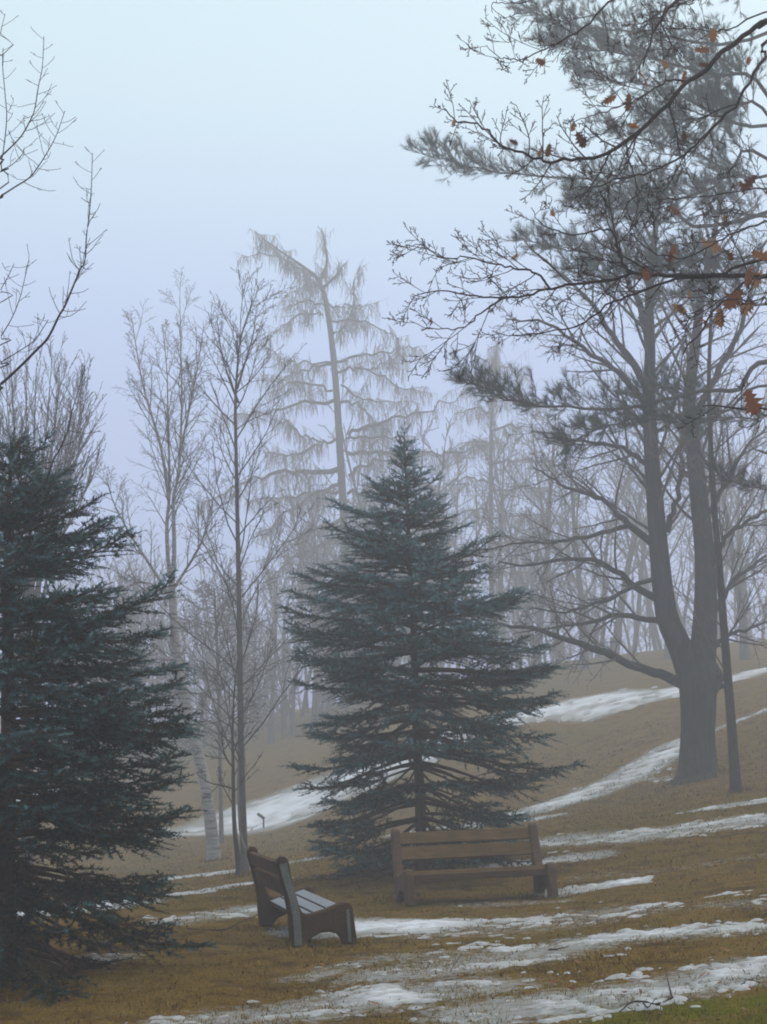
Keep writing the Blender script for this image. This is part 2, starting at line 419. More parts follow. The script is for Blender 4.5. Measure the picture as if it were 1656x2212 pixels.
# ---- snow left in patches: (photo points along the patch, half width across in metres, strength)
SN = [([(520, 2205), (760, 2165), (1000, 2140)], .62, .76), ([(430, 2215), (600, 2195)], .45, .76), ([(1050, 2195), (1300, 2155), (1480, 2130), (1660, 2085)], .48, .84),
      ([(860, 2110), (1100, 2075), (1300, 2035), (1600, 2008)], .62, .74), ([(960, 2010), (1120, 2000), (1300, 1975)], 1.05, .58), ([(900, 2070), (1150, 2060)], .7, .58),
      ([(720, 2014), (800, 2004), (915, 2004)], .55, 1.75), ([(1205, 1930), (1270, 1922), (1355, 1910)], .28, 1.35), ([(1000, 1955), (1200, 1948)], .3, .55),
      ([(370, 1992), (470, 1980), (560, 1960)], .45, .72), ([(390, 1932), (470, 1918), (560, 1908)], .5, 1.1), ([(380, 1896), (520, 1880), (690, 1853)], .6, 1.15),
      ([(40, 1975), (140, 1962), (240, 1950)], .6, 1.7), ([(0, 1722), (80, 1712), (180, 1700)], 2.0, 1.8), ([(300, 1805), (420, 1800), (520, 1792)], .9, 1.4),
      ([(560, 1772), (640, 1740), (760, 1685), (900, 1625)], 2.1, 2.0), ([(900, 1625), (1050, 1560), (1180, 1535), (1310, 1508)], 1.5, 1.8),
      ([(1270, 1540), (1380, 1512), (1480, 1488)], 1.1, 1.6), ([(1500, 1488), (1580, 1468), (1650, 1446)], .9, 1.5),
      ([(1130, 1757), (1230, 1728), (1320, 1695), (1400, 1650), (1470, 1605)], .95, 1.3), ([(1470, 1605), (1560, 1570), (1660, 1532)], .6, .9),
      ([(1170, 1818), (1300, 1812), (1450, 1795), (1660, 1765)], 1.1, .84), ([(1080, 1872), (1180, 1860), (1280, 1848)], .4, .95), ([(1530, 1746), (1600, 1738), (1660, 1728)], .55, .95),
      ([(880, 1800), (1000, 1785), (1160, 1770)], .8, .95), ([(150, 2080), (250, 2065)], .3, .7), ([(1240, 1705), (1360, 1690), (1480, 1680)], .4, .62),
      ([(1250, 1900), (1450, 1880), (1640, 1850)], .35, .45), ([(1300, 1985), (1500, 1960), (1656, 1950)], .5, .5), ([(650, 2110), (800, 2080)], .3, .6)]
PXY = []
for pts, hw, st in SN:
    wp = np.array([on_ground(*p)[:2] for p in pts])
    PXY.append((catmull(wp, 14), hw, st))
def snow_cover(x, y):
    s = np.zeros(len(x))
    for P, hw, st in PXY:
        lo = P.min(0) - hw * 2.2; hi = P.max(0) + hw * 2.2
        k = np.nonzero((x > lo[0]) & (x < hi[0]) & (y > lo[1]) & (y < hi[1]))[0]
        if not len(k): continue
        d = np.full(len(k), 9e9)
        for a, b_ in zip(P[:-1], P[1:]):
            ab = b_ - a; t = np.clip(((x[k] - a[0]) * ab[0] + (y[k] - a[1]) * ab[1]) / (ab @ ab + 1e-9), 0, 1)
            d = np.minimum(d, np.hypot(x[k] - a[0] - t * ab[0], y[k] - a[1] - t * ab[1]))
        s[k] = np.maximum(s[k], st * np.clip(1.35 - d / hw * .85, 0, 1))
    return s
def snow_depth(x, y):
    s = snow_cover(x, y)
    st_ = lambda q: (q - .5) * 4.2 + .5
    nz = st_(fbm(x * 1.3, y * 1.6, 2, 21)) * .30 + st_(fbm(x * 3.2, y * 5.2, 3, 33)) * .35 + st_(fbm(x * 10, y * 16, 3, 43)) * .35
    return np.where(s > .05, s - .48 - nz, -1.0)
def grid_snow(y0, y1, st0, pw):
    yy = axis_steps(y0, y1, lambda y: st0 * (y / 10.) ** pw)
    w_ = .30 * y1 + 1.0; xx = np.arange(-w_, w_, st0 * ((y0 + y1) / 20.))
    X, Y_ = np.meshgrid(xx, yy); f = X.ravel(), Y_.ravel()
    d = np.full(len(f[0]), -1.0); k = np.nonzero(np.abs(f[0]) < .31 * f[1] + 1)[0]; d[k] = snow_depth(f[0][k], f[1][k])
    ii = np.arange(X.size).reshape(X.shape); q = np.stack([ii[:-1, :-1], ii[:-1, 1:], ii[1:, 1:], ii[1:, :-1]], -1).reshape(-1, 4)
    q = q[(d[q] > 0).any(1)]; us_, inv_ = np.unique(q, return_inverse=True)
    z = surf(f[0][us_], f[1][us_]) + np.where(d[us_] > 0, np.minimum(.006 + d[us_] * .03, .018), -.012)
    return np.stack([f[0][us_], f[1][us_], z], -1), inv_.reshape(-1, 4), np.clip(d[us_], 0, 1)
sV, sF, sT, off = [], [], [], 0
for a_ in ((6.5, 13, .026, 1.6), (13, 24, .030, 1.6), (24, 42, .04, 1.4), (42, 76, .05, 1.2)):
    V, F, t_ = grid_snow(*a_); sV.append(V); sT.append(t_); sF.append(F + off); off += len(V)
so = obj_np('snow', np.concatenate(sV), sF, M['snow'], attr=np.concatenate(sT)); tag(so, 'thin old snow lying in melting patches on the lawn', 'snow', kind='stuff')
kk = np.nonzero((gv[:, 1] > 6) & (gv[:, 1] < 60) & (np.abs(gv[:, 0]) < .33 * gv[:, 1] + 3))[0]
slush = np.zeros(len(gv), np.float32); slush[kk] = np.clip(snow_cover(gv[kk, 0], gv[kk, 1]), 0, 1)
at_ = go.data.attributes.new('tint', 'FLOAT', 'POINT'); at_.data.foreach_set('value', slush)
MOSS = [np.array(on_ground(*q)[:2]) for q in ((1330, 2212), (1500, 2190), (1660, 2160), (1700, 2205))]
def mossy(x, y):
    d = np.min([np.hypot(x - m_[0], (y - m_[1])) for m_ in MOSS], axis=0)
    return np.clip(1.5 - d / .32 - (fbm(x * 4, y * 4, 3, 77) - .5) * 2, 0, 1) * (y < 8.6)
mo = go.data.attributes.new('moss', 'FLOAT', 'POINT'); mo.data.foreach_set('value', mossy(gv[:, 0], gv[:, 1]).astype(np.float32))

# ---- dry grass blades
NB = 105000
g = np.random.default_rng(3)
by = 7.2 + (48 - 7.2) * g.random(NB * 2) ** 2.2
bx = (g.random(NB * 2) * 2 - 1) * (.30 * by + .6)
cl = fbm(bx * 2.5, by * 2.5, 3, 87) > g.uniform(.25, .7, NB * 2); bx, by = bx[cl], by[cl]
keep = snow_depth(bx, by) < g.uniform(-.15, .12, len(bx))
bx, by = bx[keep][:NB], by[keep][:NB]; nb = len(bx)
FEET = [(at(1508, 1684, 35), .75, 700), (at(1590, 1714, 28), .3, 260), (at(529, 1872, 26.5), .3, 260), (at(516, 1894, 25.4), .25, 200), (at(463, 1862, 38), .4, 300), (at(912, 1878, 19.8), .5, 300),
        (at(870, 1946, 17.1), .35, 260), (at(1175, 1932, 17.4), .4, 260), (at(636, 2052, 13.0), .3, 260), (at(745, 2035, 13.1), .28, 200), (at(570, 2020, 14.6), .3, 200)]
extra = np.concatenate([np.stack([p_[0] + np.cos(a_) * r_, p_[1] + np.sin(a_) * r_], -1) for p_, w_, n_ in FEET for a_, r_ in [(g.random(n_) * 6.283, w_ * g.uniform(.3, 1.1, n_))]])
bx = np.concatenate([bx, extra[:, 0]]); by = np.concatenate([by, extra[:, 1]]); longer = np.concatenate([np.ones(nb), np.full(len(extra), 2.1)]); nb = len(bx)
bz = surf(bx, by)
az = g.random(nb) * 6.283; ln = g.uniform(.015, .05, nb) * (.6 + 1.1 * fbm(bx * 3, by * 3, 3, 88)) * longer * np.clip(by / 18, 1, 1.9); tilt = g.uniform(.15, 1.1, nb); wd = g.uniform(.0022, .0045, nb) * (by / 9)
B0 = np.stack([bx, by, bz - .004], -1)
up = np.stack([np.cos(az) * np.cos(tilt), np.sin(az) * np.cos(tilt), np.sin(tilt)], -1)
sdv = np.stack([-np.sin(az), np.cos(az), np.zeros(nb)], -1) * wd[:, None]
Vb = np.stack([B0 - sdv, B0 + sdv, B0 + up * ln[:, None]], 1).reshape(-1, 3)
o = obj_np('grass', Vb, [np.arange(nb * 3).reshape(-1, 3)], M['grass'], smooth=False, attr=np.repeat(mossy(bx, by), 3)); tag(o, 'short dead grass blades covering the lawn', 'grass', kind='stuff')

# ------------------------------------------------------------------ benches
PROF = [(0, 0), (-.012, .15), (-.022, .30), (-.055, .47), (-.105, .66), (-.125, .735), (-.120, .785), (-.090, .815), (-.050, .812), (-.020, .785), (-.008, .74), (.012, .63),
        (.045, .49), (.080, .365), (.105, .315), (.150, .292), (.215, .298), (.335, .333), (.455, .375), (.515, .388), (.560, .372), (.585, .325), (.598, .20), (.625, 0),
        (.485, 0), (.468, .06), (.43, .105), (.36, .125), (.28, .12), (.20, .085), (.155, .04), (.140, 0)]
def slab(prof, y0, y1, bev=.012):
    bm = bmesh.new()
    f = bm.faces.new([bm.verts.new((p[0], y0, p[1])) for p in prof])
    r = bmesh.ops.extrude_face_region(bm, geom=[f])
    vs_ = [q for q in r['geom'] if isinstance(q, bmesh.types.BMVert)]
    bmesh.ops.translate(bm, verts=vs_, vec=(0, y1 - y0, 0))
    if bev:
        ed = [e_ for e_ in bm.edges if abs(e_.verts[0].co.y - e_.verts[1].co.y) < 1e-6]
        bmesh.ops.bevel(bm, geom=ed, offset=bev, segments=2, affect='EDGES', profile=.5)
    bmesh.ops.recalc_face_normals(bm, faces=bm.faces)
    return bm
def box(c, ax, size, bev=.006):
    """box centred at c with local frame ax (3 vectors)"""
    bm = bmesh.new(); bmesh.ops.create_cube(bm, size=1)
    bmesh.ops.scale(bm, verts=bm.verts, vec=size)
    if bev: bmesh.ops.bevel(bm, geom=list(bm.edges), offset=bev, segments=2, affect='EDGES', profile=.5)
    mtx = Matrix((ax[0], ax[1], ax[2])).transposed().to_4x4(); mtx.translation = Vector(c)
    bmesh.ops.transform(bm, matrix=mtx, verts=bm.verts)
    return bm
def bobj(name, bm, mat, parent, smooth=False):
    me = bpy.data.meshes.new(name); bm.to_mesh(me); bm.free(); me.materials.append(mat)
    if smooth: me.polygons.foreach_set('use_smooth', [True] * len(me.polygons))
    return link(bpy.data.objects.new(name, me), parent)
def ribbon(line, hw, y0, y1):
    L = np.array(line); t = np.gradient(L, axis=0); t /= np.linalg.norm(t, axis=1)[:, None]; nn = np.stack([-t[:, 1], t[:, 0]], 1)
    pr = [tuple(q) for q in L + nn * hw] + [tuple(q) for q in (L - nn * hw)[::-1]]
    return slab(pr, y0, y1, .003)
def make_bench(A, B, label, dark, L, sc=1.0):
    """A: back foot of one end, B: back foot of the other end (world xy)"""
    A = np.array([A[0], A[1], gz(*A)]); B = np.array([B[0], B[1], gz(*B)])
    yv = Vector(B - A).normalized(); fw = yv.cross(Vector((0, 0, 1))).normalized(); zv = fw.cross(yv).normalized()
    root = empty('park_bench', A, label, 'bench', 'heavy park benches on the lawn')
    mt = Matrix((fw, yv, zv)).transposed().to_4x4(); mt.translation = Vector(A) + Vector((0, 0, .005)); root.matrix_world = mt @ Matrix.Scale(sc, 4)
    L = L / sc
    pm, wm = (M['panel_dark'], M['plank_dark']) if dark else (M['panel_brown'], M['plank_brown'])
    T = .10
    for y0, sgn in ((0, -1), (L - T, 1)):
        p = bobj('end_panel', slab(PROF, y0, y0 + T, .022), pm, root)
        ya, yb = (y0 - .005, y0 + .01) if sgn < 0 else (y0 + T - .01, y0 + T + .005)
        bobj('pale_face', ribbon([(.065, .02), (.06, .15), (.05, .28), (.02, .44), (-.025, .58), (-.06, .70), (-.068, .75)], .035, ya, yb), M['panel_pale'] if dark else pm, p)
        bobj('pale_face', ribbon([(.545, .03), (.54, .15), (.535, .25), (.53, .32)], .016, ya, yb), M['panel_pale'] if dark else pm, p)
    bd = Vector((-.055, 0, .245)).normalized() if False else Vector((-.26, 0, .965)).normalized(); bn = bd.cross(Vector((0, 1, 0)))
    mid, ln_ = L / 2, L - 2 * T + .02
    for zc, h in ((.695, .135), (.525, .155)):
        xc = -.045 - (zc - .6) * .27
        bobj('back_plank', box((xc, mid, zc), (bn, Vector((0, 1, 0)), bd), (.045, ln_, h)), wm, root)
    sdv_ = Vector((.966, 0, .259)); sn_ = Vector((-.259, 0, .966))
    for k in range(3):
        c0 = Vector((.165, mid, .252)) + sdv_ * (.130 * k)
        p = bobj('seat_plank', box(c0, (sdv_, Vector((0, 1, 0)), sn_), (.118, ln_, .045)), wm, root)
        if dark:
            bobj('frost', box(c0 + sn_ * .0255, (sdv_, Vector((0, 1, 0)), sn_), (.108, ln_ - .03, .006), .002), M['frost'], p)
    bobj('front_rail', box((.500, mid, .280), (Vector((1, 0, 0)), Vector((0, 1, 0)), Vector((0, 0, 1))), (.05, ln_, .075)), M['plank_dark'], root)
    return root
# right bench, seen from the front
pl = on_ground(858, 1945); 
pA = at(852, 1944, 17.1); ang = R(13)
pB = pA + np.array([math.cos(ang), math.sin(ang), 0]) * 1.86
make_bench(pA[:2], pB[:2], 'brown wooden bench standing in front of the middle spruce, facing the camera', False, 1.86, 1.03)
# left bench, seen from its end
pN = at(629, 2052, 13.0); pF = pN + np.array([-.26, 1.0, 0]) / math.hypot(.26, 1) * 1.86
make_bench(pN[:2], pF[:2], 'dark bench with frosted seat and rounded ends turned sideways beside left spruce', True, 1.86, 1.0)

# ------------------------------------------------------------------ spruces
def needle_tris(S0, D, Ln, per, nl, nw, spread, seed, lift=.15, col=None):
    g = np.random.default_rng(seed); N = len(S0)
    a = np.where(np.abs(D[:, 2:3]) < .9, np.array([[0, 0, 1.0]]), np.array([[1.0, 0, 0]]))
    U = norm(np.cross(D, a)); W = np.cross(D, U)
    t = (np.arange(per)[None] + g.random((N, per))) / per
    ph = g.random((N, per)) * 6.283; an = spread * g.uniform(.7, 1.25, (N, per))
    rad = np.cos(ph)[..., None] * U[:, None] + np.sin(ph)[..., None] * W[:, None]
    tan = -np.sin(ph)[..., None] * U[:, None] + np.cos(ph)[..., None] * W[:, None]
    base = S0[:, None] + D[:, None] * (Ln[:, None] * t)[..., None]
    nd = D[:, None] * np.cos(an)[..., None] + rad * np.sin(an)[..., None]; nd[..., 2] += lift
    ll = nl * g.uniform(.75, 1.2, (N, per))[..., None]
    V = np.stack([base - tan * nw * .5, base + tan * nw * .5, base + nd * ll], 2).reshape(-1, 3)
    F = np.arange(N * per * 3).reshape(-1, 3)
    c = np.repeat(np.clip(col + g.normal(0, .06, N), 0, 1), per * 3)
    return V, F, c

def make_spruce(name, label, px, py_base, py_top, Y, prof_r, prof_l, seed, dense, mats, per, nl, nw, trunk_r, du, lean=0.0, bare_low=0.0, keep=None, sec=.10, ter=.085):
    """prof_*: list of (photo y, half width px)"""
    g = np.random.default_rng(seed)
    base = at(px, py_base, Y); base[2] = gz(base[0], base[1]); top = at(px + lean, py_top, Y)
    H = top[2] - base[2]; ppm = FPX / Y
    root = empty(name, base, label, 'tree', 'blue spruces')
    def hz(y): return (py_base - y) / (py_base - py_top)
    pr = np.array(sorted([(hz(a), b / ppm) for a, b in prof_r])); plf = np.array(sorted([(hz(a), b / ppm) for a, b in prof_l]))
    axis = lambda u: base + (top - base) * u
    T = Tubes(); n = 12
    us = np.linspace(-.02, 1, n); P = np.array([axis(u) for u in us]); P[1:-1, :2] += g.normal(0, .012, (n - 2, 2))
    T.add(P, trunk_r * np.maximum(1.0 - np.clip(us, 0, 1), .03) ** .8 * np.where(us < .02, 1.35, 1), 9)
    T.build('trunk', M['bark_spruce'], root, base)
    B = Tubes(); SP, SD, SL, SC = [], [], [], []
    def shoot(p, d, l, c):
        SP.append(p); SD.append(d); SL.append(l); SC.append(c)
    u = .035
    while u < .975:
        nb_ = int(round((6.5 if u > .25 else 5.5) * dense * (1 - .35 * u)))
        a0 = g.random() * 6.283
        for k in range(nb_):
            a = a0 + k * 6.283 / nb_ + g.normal(0, .2)
            ca, sa = math.cos(a), math.sin(a)
            if keep and not keep(ca, sa, g): continue
            ub = min(.98, max(.02, u + g.normal(0, du * .22)))
            rr = np.interp(ub, pr[:, 0], pr[:, 1]); rl = np.interp(ub, plf[:, 0], plf[:, 1])
            wgt = .5 + .5 * ca
            Lb = (rr * wgt + rl * (1 - wgt)) * (g.uniform(.80, 1.08) if g.random() < .68 else g.uniform(.45, .82))
            if Lb < .06: continue
            el = np.interp(ub, [0, .15, .5, .8, 1], [-.22, -.06, .12, .38, .75]) + g.normal(0, .10); bt = g.normal(0, .07); shl = g.uniform(.8, 1.25)
            droop = np.interp(ub, [0, .3, .8, 1], [.30, .22, .08, 0])
            m_ = 8; pts = np.empty((m_, 3)); p0 = axis(ub); pts[0] = p0
            st = Lb / max(.5, math.cos(el)) / (m_ - 1)
            for i in range(1, m_):
                t = i / (m_ - 1)
                ee = el - droop * math.sin(t * 2.6) + (.28 * max(0, t - .62) / .38)
                aa = a + g.normal(0, .04)
                pts[i] = pts[i - 1] + st * np.array([math.cos(ee) * math.cos(aa), math.cos(ee) * math.sin(aa), math.sin(ee)])
            rb = max(.006, .013 * Lb + .005)
            B.add(pts, np.linspace(rb, .003, m_), 4)
            # laterals
            t = (.16 if ub > .55 else .30) if ub > bare_low else .40
            side = 1
            step = sec / Lb
            while t < .985:
                s = t * (m_ - 1); i = min(int(s), m_ - 2); f = s - i
                p = pts[i] * (1 - f) + pts[i + 1] * f; tg = norm(pts[i + 1] - pts[i])
                if t > .45: shoot(p, tg, sec * 1.1, .55 + .3 * t + g.normal(0, .1))
                hz_ = norm(np.cross(tg, [0, 0, 1.0])) * side
                an = g.uniform(.75, 1.05)
                d = norm(tg * math.cos(an) + hz_ * math.sin(an) + np.array([0, 0, g.normal(-.02, .19)]))
                l2 = (.10 + .46 * Lb * (1 - t) ** .75 * min(1, t * 3.2)) * g.uniform(.65, 1.15)
                l2 = min(l2, .75)
                if ub < bare_low and g.random() < .30: l2 *= .5
                m2 = 4; q = np.empty((m2, 3)); q[0] = p; dd = d
                for j in range(1, m2):
                    dd = norm(dd + np.array([0, 0, -.05]) + tg * .10 + g.normal(0, .04, 3)); q[j] = q[j - 1] + dd * l2 / (m2 - 1)
                if l2 > .12: B.add(q, np.linspace(.0065, .003, m2), 3)
                ns = max(1, int(l2 / ter)); s2 = 1
                inner = (.10 if ub > .55 else .25) if ub > bare_low else .45
                for c_ in range(ns + 1):
                    tt = (c_ + .5 * g.random()) / (ns + .5)
                    if tt < inner * (1 - t): continue
                    sj = min(tt, .999) * (m2 - 1); ii = int(sj); ff = sj - ii
                    pp = q[ii] * (1 - ff) + q[ii + 1] * ff; tg2 = norm(q[ii + 1] - q[ii])
                    tip = t * .5 + tt * .5
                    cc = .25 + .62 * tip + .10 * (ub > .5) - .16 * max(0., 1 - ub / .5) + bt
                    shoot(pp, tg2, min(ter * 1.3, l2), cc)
                    if c_ == ns: break
                    h2 = norm(np.cross(tg2, [0, 0, 1.0]))
                    for s3 in (-1, 1):
                        if g.random() < .12: continue
                        a3 = g.uniform(.65, 1.0)
                        d3 = norm(tg2 * math.cos(a3) + h2 * s3 * math.sin(a3) + np.array([0, 0, g.normal(.10, .30)]))
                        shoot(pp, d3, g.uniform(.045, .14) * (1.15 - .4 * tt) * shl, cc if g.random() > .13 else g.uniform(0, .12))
                t += step * g.uniform(.4, .62); side = -side
        u += du * (1.15 - .3 * u)
    # leader
    for k in range(14):
        a = g.random() * 6.283; uu = g.uniform(.95, 1.0)
        shoot(axis(uu), norm(np.array([math.cos(a) * .55, math.sin(a) * .55, .9])), g.uniform(.08, .2), .8)
    shoot(axis(.985), np.array([0, 0, 1.0]), .22, .9); shoot(axis(1.0), np.array([0.1, 0, 1.0]), .16, .9)
    B.build('boughs', M['bark_spruce'], root, base)
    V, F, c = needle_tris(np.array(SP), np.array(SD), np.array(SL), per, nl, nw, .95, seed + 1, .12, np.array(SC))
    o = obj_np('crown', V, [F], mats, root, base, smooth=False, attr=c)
    o['kind'] = 'stuff'
    print('SPRUCE', name, 'shoots', len(SP), 'tris', len(F))
    return root
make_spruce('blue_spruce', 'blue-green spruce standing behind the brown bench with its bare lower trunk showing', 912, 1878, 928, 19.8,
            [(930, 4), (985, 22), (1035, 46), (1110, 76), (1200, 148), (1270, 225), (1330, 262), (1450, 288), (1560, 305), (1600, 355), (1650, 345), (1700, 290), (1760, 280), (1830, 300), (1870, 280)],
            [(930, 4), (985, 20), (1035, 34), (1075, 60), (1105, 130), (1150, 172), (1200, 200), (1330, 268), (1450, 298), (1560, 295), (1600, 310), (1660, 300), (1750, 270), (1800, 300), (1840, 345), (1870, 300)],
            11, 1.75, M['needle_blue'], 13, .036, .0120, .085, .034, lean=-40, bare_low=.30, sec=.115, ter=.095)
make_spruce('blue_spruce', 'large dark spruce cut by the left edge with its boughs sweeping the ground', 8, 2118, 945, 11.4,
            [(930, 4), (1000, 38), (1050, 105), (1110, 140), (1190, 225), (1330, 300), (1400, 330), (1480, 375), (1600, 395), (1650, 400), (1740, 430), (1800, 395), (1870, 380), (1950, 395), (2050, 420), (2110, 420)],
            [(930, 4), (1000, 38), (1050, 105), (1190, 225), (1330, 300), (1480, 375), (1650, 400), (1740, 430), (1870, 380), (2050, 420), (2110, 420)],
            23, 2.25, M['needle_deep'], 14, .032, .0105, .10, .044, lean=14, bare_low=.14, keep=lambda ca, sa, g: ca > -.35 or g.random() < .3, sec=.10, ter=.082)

# ------------------------------------------------------------------ bare trees
def pixlimb(pts, Y, dY=0.0, n=None):
    """photo points -> world polyline at distance Y, drifting by dY along its length"""
    m = len(pts)
    W = np.array([at(p[0], p[1], Y + dY * (i / (m - 1)) ** 1.3) for i, p in enumerate(pts)])
    return catmull(W, n or max(6, 3 * m))
def plen(P): return float(np.linalg.norm(np.diff(P, axis=0), axis=1).sum())

def big_maple():
    Y = 35.0; g = np.random.default_rng(5)
    base = at(1508, 1684, Y); base[2] = gz(base[0], base[1])
    root = empty('maple_tree', base, 'large bare tree forking into two stems on the right-hand slope', 'tree')
    ppm = FPX / Y
    T = Tubes(); P = pixlimb([(1510, 1700), (1508, 1660), (1507, 1600), (1508, 1520), (1506, 1460), (1508, 1420)], Y, n=14)
    T.add(P, np.interp(np.linspace(0, 1, 14), [0, .08, .17, .45, .8, 1], [74, 56, 43, 36, 42, 34]) / ppm, 14)
    tr = T.build('trunk', M['bark_grey'], root, base)
    S = spec(51, levels=4, nch=(0, 7, 4, 0), trop=(.02, .03, .03, .02), ang=(.75, .7, .7, .7), ratio=(.42, .42, .45, .4), rmax=(9, .05, .014, .008), rmin=.0045)
    TW = Tubes()
    stems = [([(1497, 1478), (1470, 1400), (1440, 1330), (1426, 1220), (1416, 1100), (1407, 980), (1402, 860), (1404, 740), (1402, 630), (1415, 500), (1425, 380)], 29, 4, 0, 16),
             ([(1515, 1450), (1520, 1380), (1524, 1300), (1522, 1200), (1508, 1060), (1496, 950), (1488, 860), (1500, 760), (1515, 640), (1540, 520), (1560, 400)], 30, 4, .8, 16)]
    for pts, r0, r1, dY, nc in stems:
        P = pixlimb(pts, Y, dY, 30); rad = np.linspace(r0, r1, 30) / ppm
        t = Tubes(); t.add(P, rad, 10); t.build('stem', M['bark_grey'], root, base)
        spawn(TW, P, rad, plen(P), 0, S, nc * 2, .34, 3.4)
    limbs = [([(1475, 1478), (1440, 1462), (1380, 1440), (1290, 1402), (1215, 1378), (1130, 1352), (1060, 1350)], 13, 2, -1.5),
             ([(1437, 1350), (1400, 1338), (1330, 1330), (1270, 1343), (1215, 1352), (1150, 1362)], 8, 1.5, 1.0),
             ([(1430, 1300), (1366, 1264), (1318, 1226), (1262, 1208), (1167, 1220), (1080, 1216)], 9, 1.5, -2),
             ([(1416, 1180), (1366, 1138), (1318, 1095), (1270, 1067), (1210, 1045), (1150, 1010)], 9, 1.5, 1.5),
             ([(1360, 1135), (1300, 1150), (1214, 1168), (1119, 1174), (1047, 1192)], 6, 1.2, -1),
             ([(1425, 1240), (1380, 1262), (1300, 1300), (1230, 1320), (1140, 1318)], 6, 1.2, -2),
             ([(1410, 1020), (1370, 980), (1310, 960), (1240, 950), (1150, 930)], 7, 1.2, -1),
             ([(1404, 850), (1360, 775), (1327, 730), (1290, 670), (1220, 600), (1130, 520)], 10, 1.5, 1.5),
             ([(1404, 900), (1350, 820), (1270, 760), (1180, 700), (1090, 690)], 8, 1.2, -1),
             ([(1404, 760), (1380, 660), (1340, 560), (1320, 450), (1310, 360)], 9, 1.5, 1),
             ([(1440, 1150), (1462, 1080), (1475, 990), (1470, 880), (1450, 800)], 7, 1.5, -1),
             ([(1500, 900), (1550, 800), (1600, 700), (1640, 560), (1670, 450)], 9, 1.5, 0),
             ([(1535, 1340), (1562, 1288), (1600, 1240), (1656, 1200), (1720, 1150)], 7, 1.2, 1),
             ([(1530, 1230), (1570, 1160), (1640, 1110), (1710, 1080)], 7, 1.2, -1),
             ([(1518, 1130), (1560, 1060), (1620, 960), (1690, 900)], 7, 1.2, 1),
             ([(1540, 1400), (1570, 1375), (1640, 1350), (1720, 1330)], 6, 1.2, 1),
             ([(1540, 1440), (1552, 1455), (1556, 1478), (1546, 1490)], 12, 6, -.3)]
    S2 = spec(52, levels=4, nch=(0, 6, 4, 0), trop=(.02, .025, .03, .02), ang=(.75, .75, .7, .7), ratio=(.42, .5, .5, .4), rmax=(9, .035, .012, .007), rmin=.0045)
    for pts, r0, r1, dY in limbs:
        n_ = 20; P = pixlimb(pts, Y, dY, n_); P[2:] += g.normal(0, .03, (n_ - 2, 3)); rad = np.linspace(r0, r1, n_) / ppm * .5 + .5 * r0 / ppm * np.linspace(1, .2, n_)
        t = Tubes(); t.add(P, rad, 7); t.build('limb', M['bark_grey'], root, base)
        if len(pts) > 4 or pts[0][0] < 1530: spawn(TW, P, rad, plen(P), 0, S2, 13, .25, 1.9)
        else:
            if r1 < 2: spawn(TW, P, rad, plen(P), 0, S2, 9, .25, 1.6)
    TW.build('twigs', M['twig_grey'], root, base)
big_maple()

def slim(name, label, pts, Y, r0, r1, S, nc, lens, mat_b, mat_t, t0=.25, extra=None, cat='tree', kk=8, group=None):
    ppm = FPX / Y
    base = at(pts[0][0], pts[0][1], Y); base[2] = min(base[2], gz(base[0], base[1]))
    root = empty(name, base, label, cat, group)
    n_ = max(16, 3 * len(pts)); P = pixlimb(pts, Y, 0, n_); P[0, 2] = base[2] - .15
    rad = np.linspace(r0, r1, n_) / ppm; rad[0] *= 1.35; rad[1] *= 1.08
    T = Tubes(); T.add(P, rad, kk); T.build('trunk', mat_b, root, base)
    TW = Tubes()
    if nc: spawn(TW, P, rad, plen(P), 0, S, nc, t0, lens)
    for ex in (extra or []):
        p2, a0, a1, dY, c2, l2 = ex
        n2 = 3 * len(p2); Q = pixlimb(p2, Y, dY, n2); rd = np.linspace(a0, a1, n2) / ppm
        t = Tubes(); t.add(Q, rd, 6); t.build('limb', mat_b, root, base)
        if c2: spawn(TW, Q, rd, plen(Q), 0, S, c2, .2, l2)
    if TW.g: TW.build('twigs', mat_t, root, base)
    return root

# slim dark tree leaning on the right edge
slim('slender_tree', 'slender dark-trunked tree beside the big forked tree', [(1590, 1716), (1582, 1600), (1573, 1480), (1562, 1340), (1553, 1220), (1542, 1090), (1535, 960), (1531, 830), (1535, 700), (1545, 560)],
     28, 12, 3, spec(61, levels=4, nch=(0, 6, 4, 0), trop=(0, .05, .04, .02), ang=(.75, .6, .6, .6), ratio=(.3, .45, .45, .4), rmax=(9, .022, .010, .007)), 26, 1.7, M['bark_dark'], M['twig_grey'], .22)
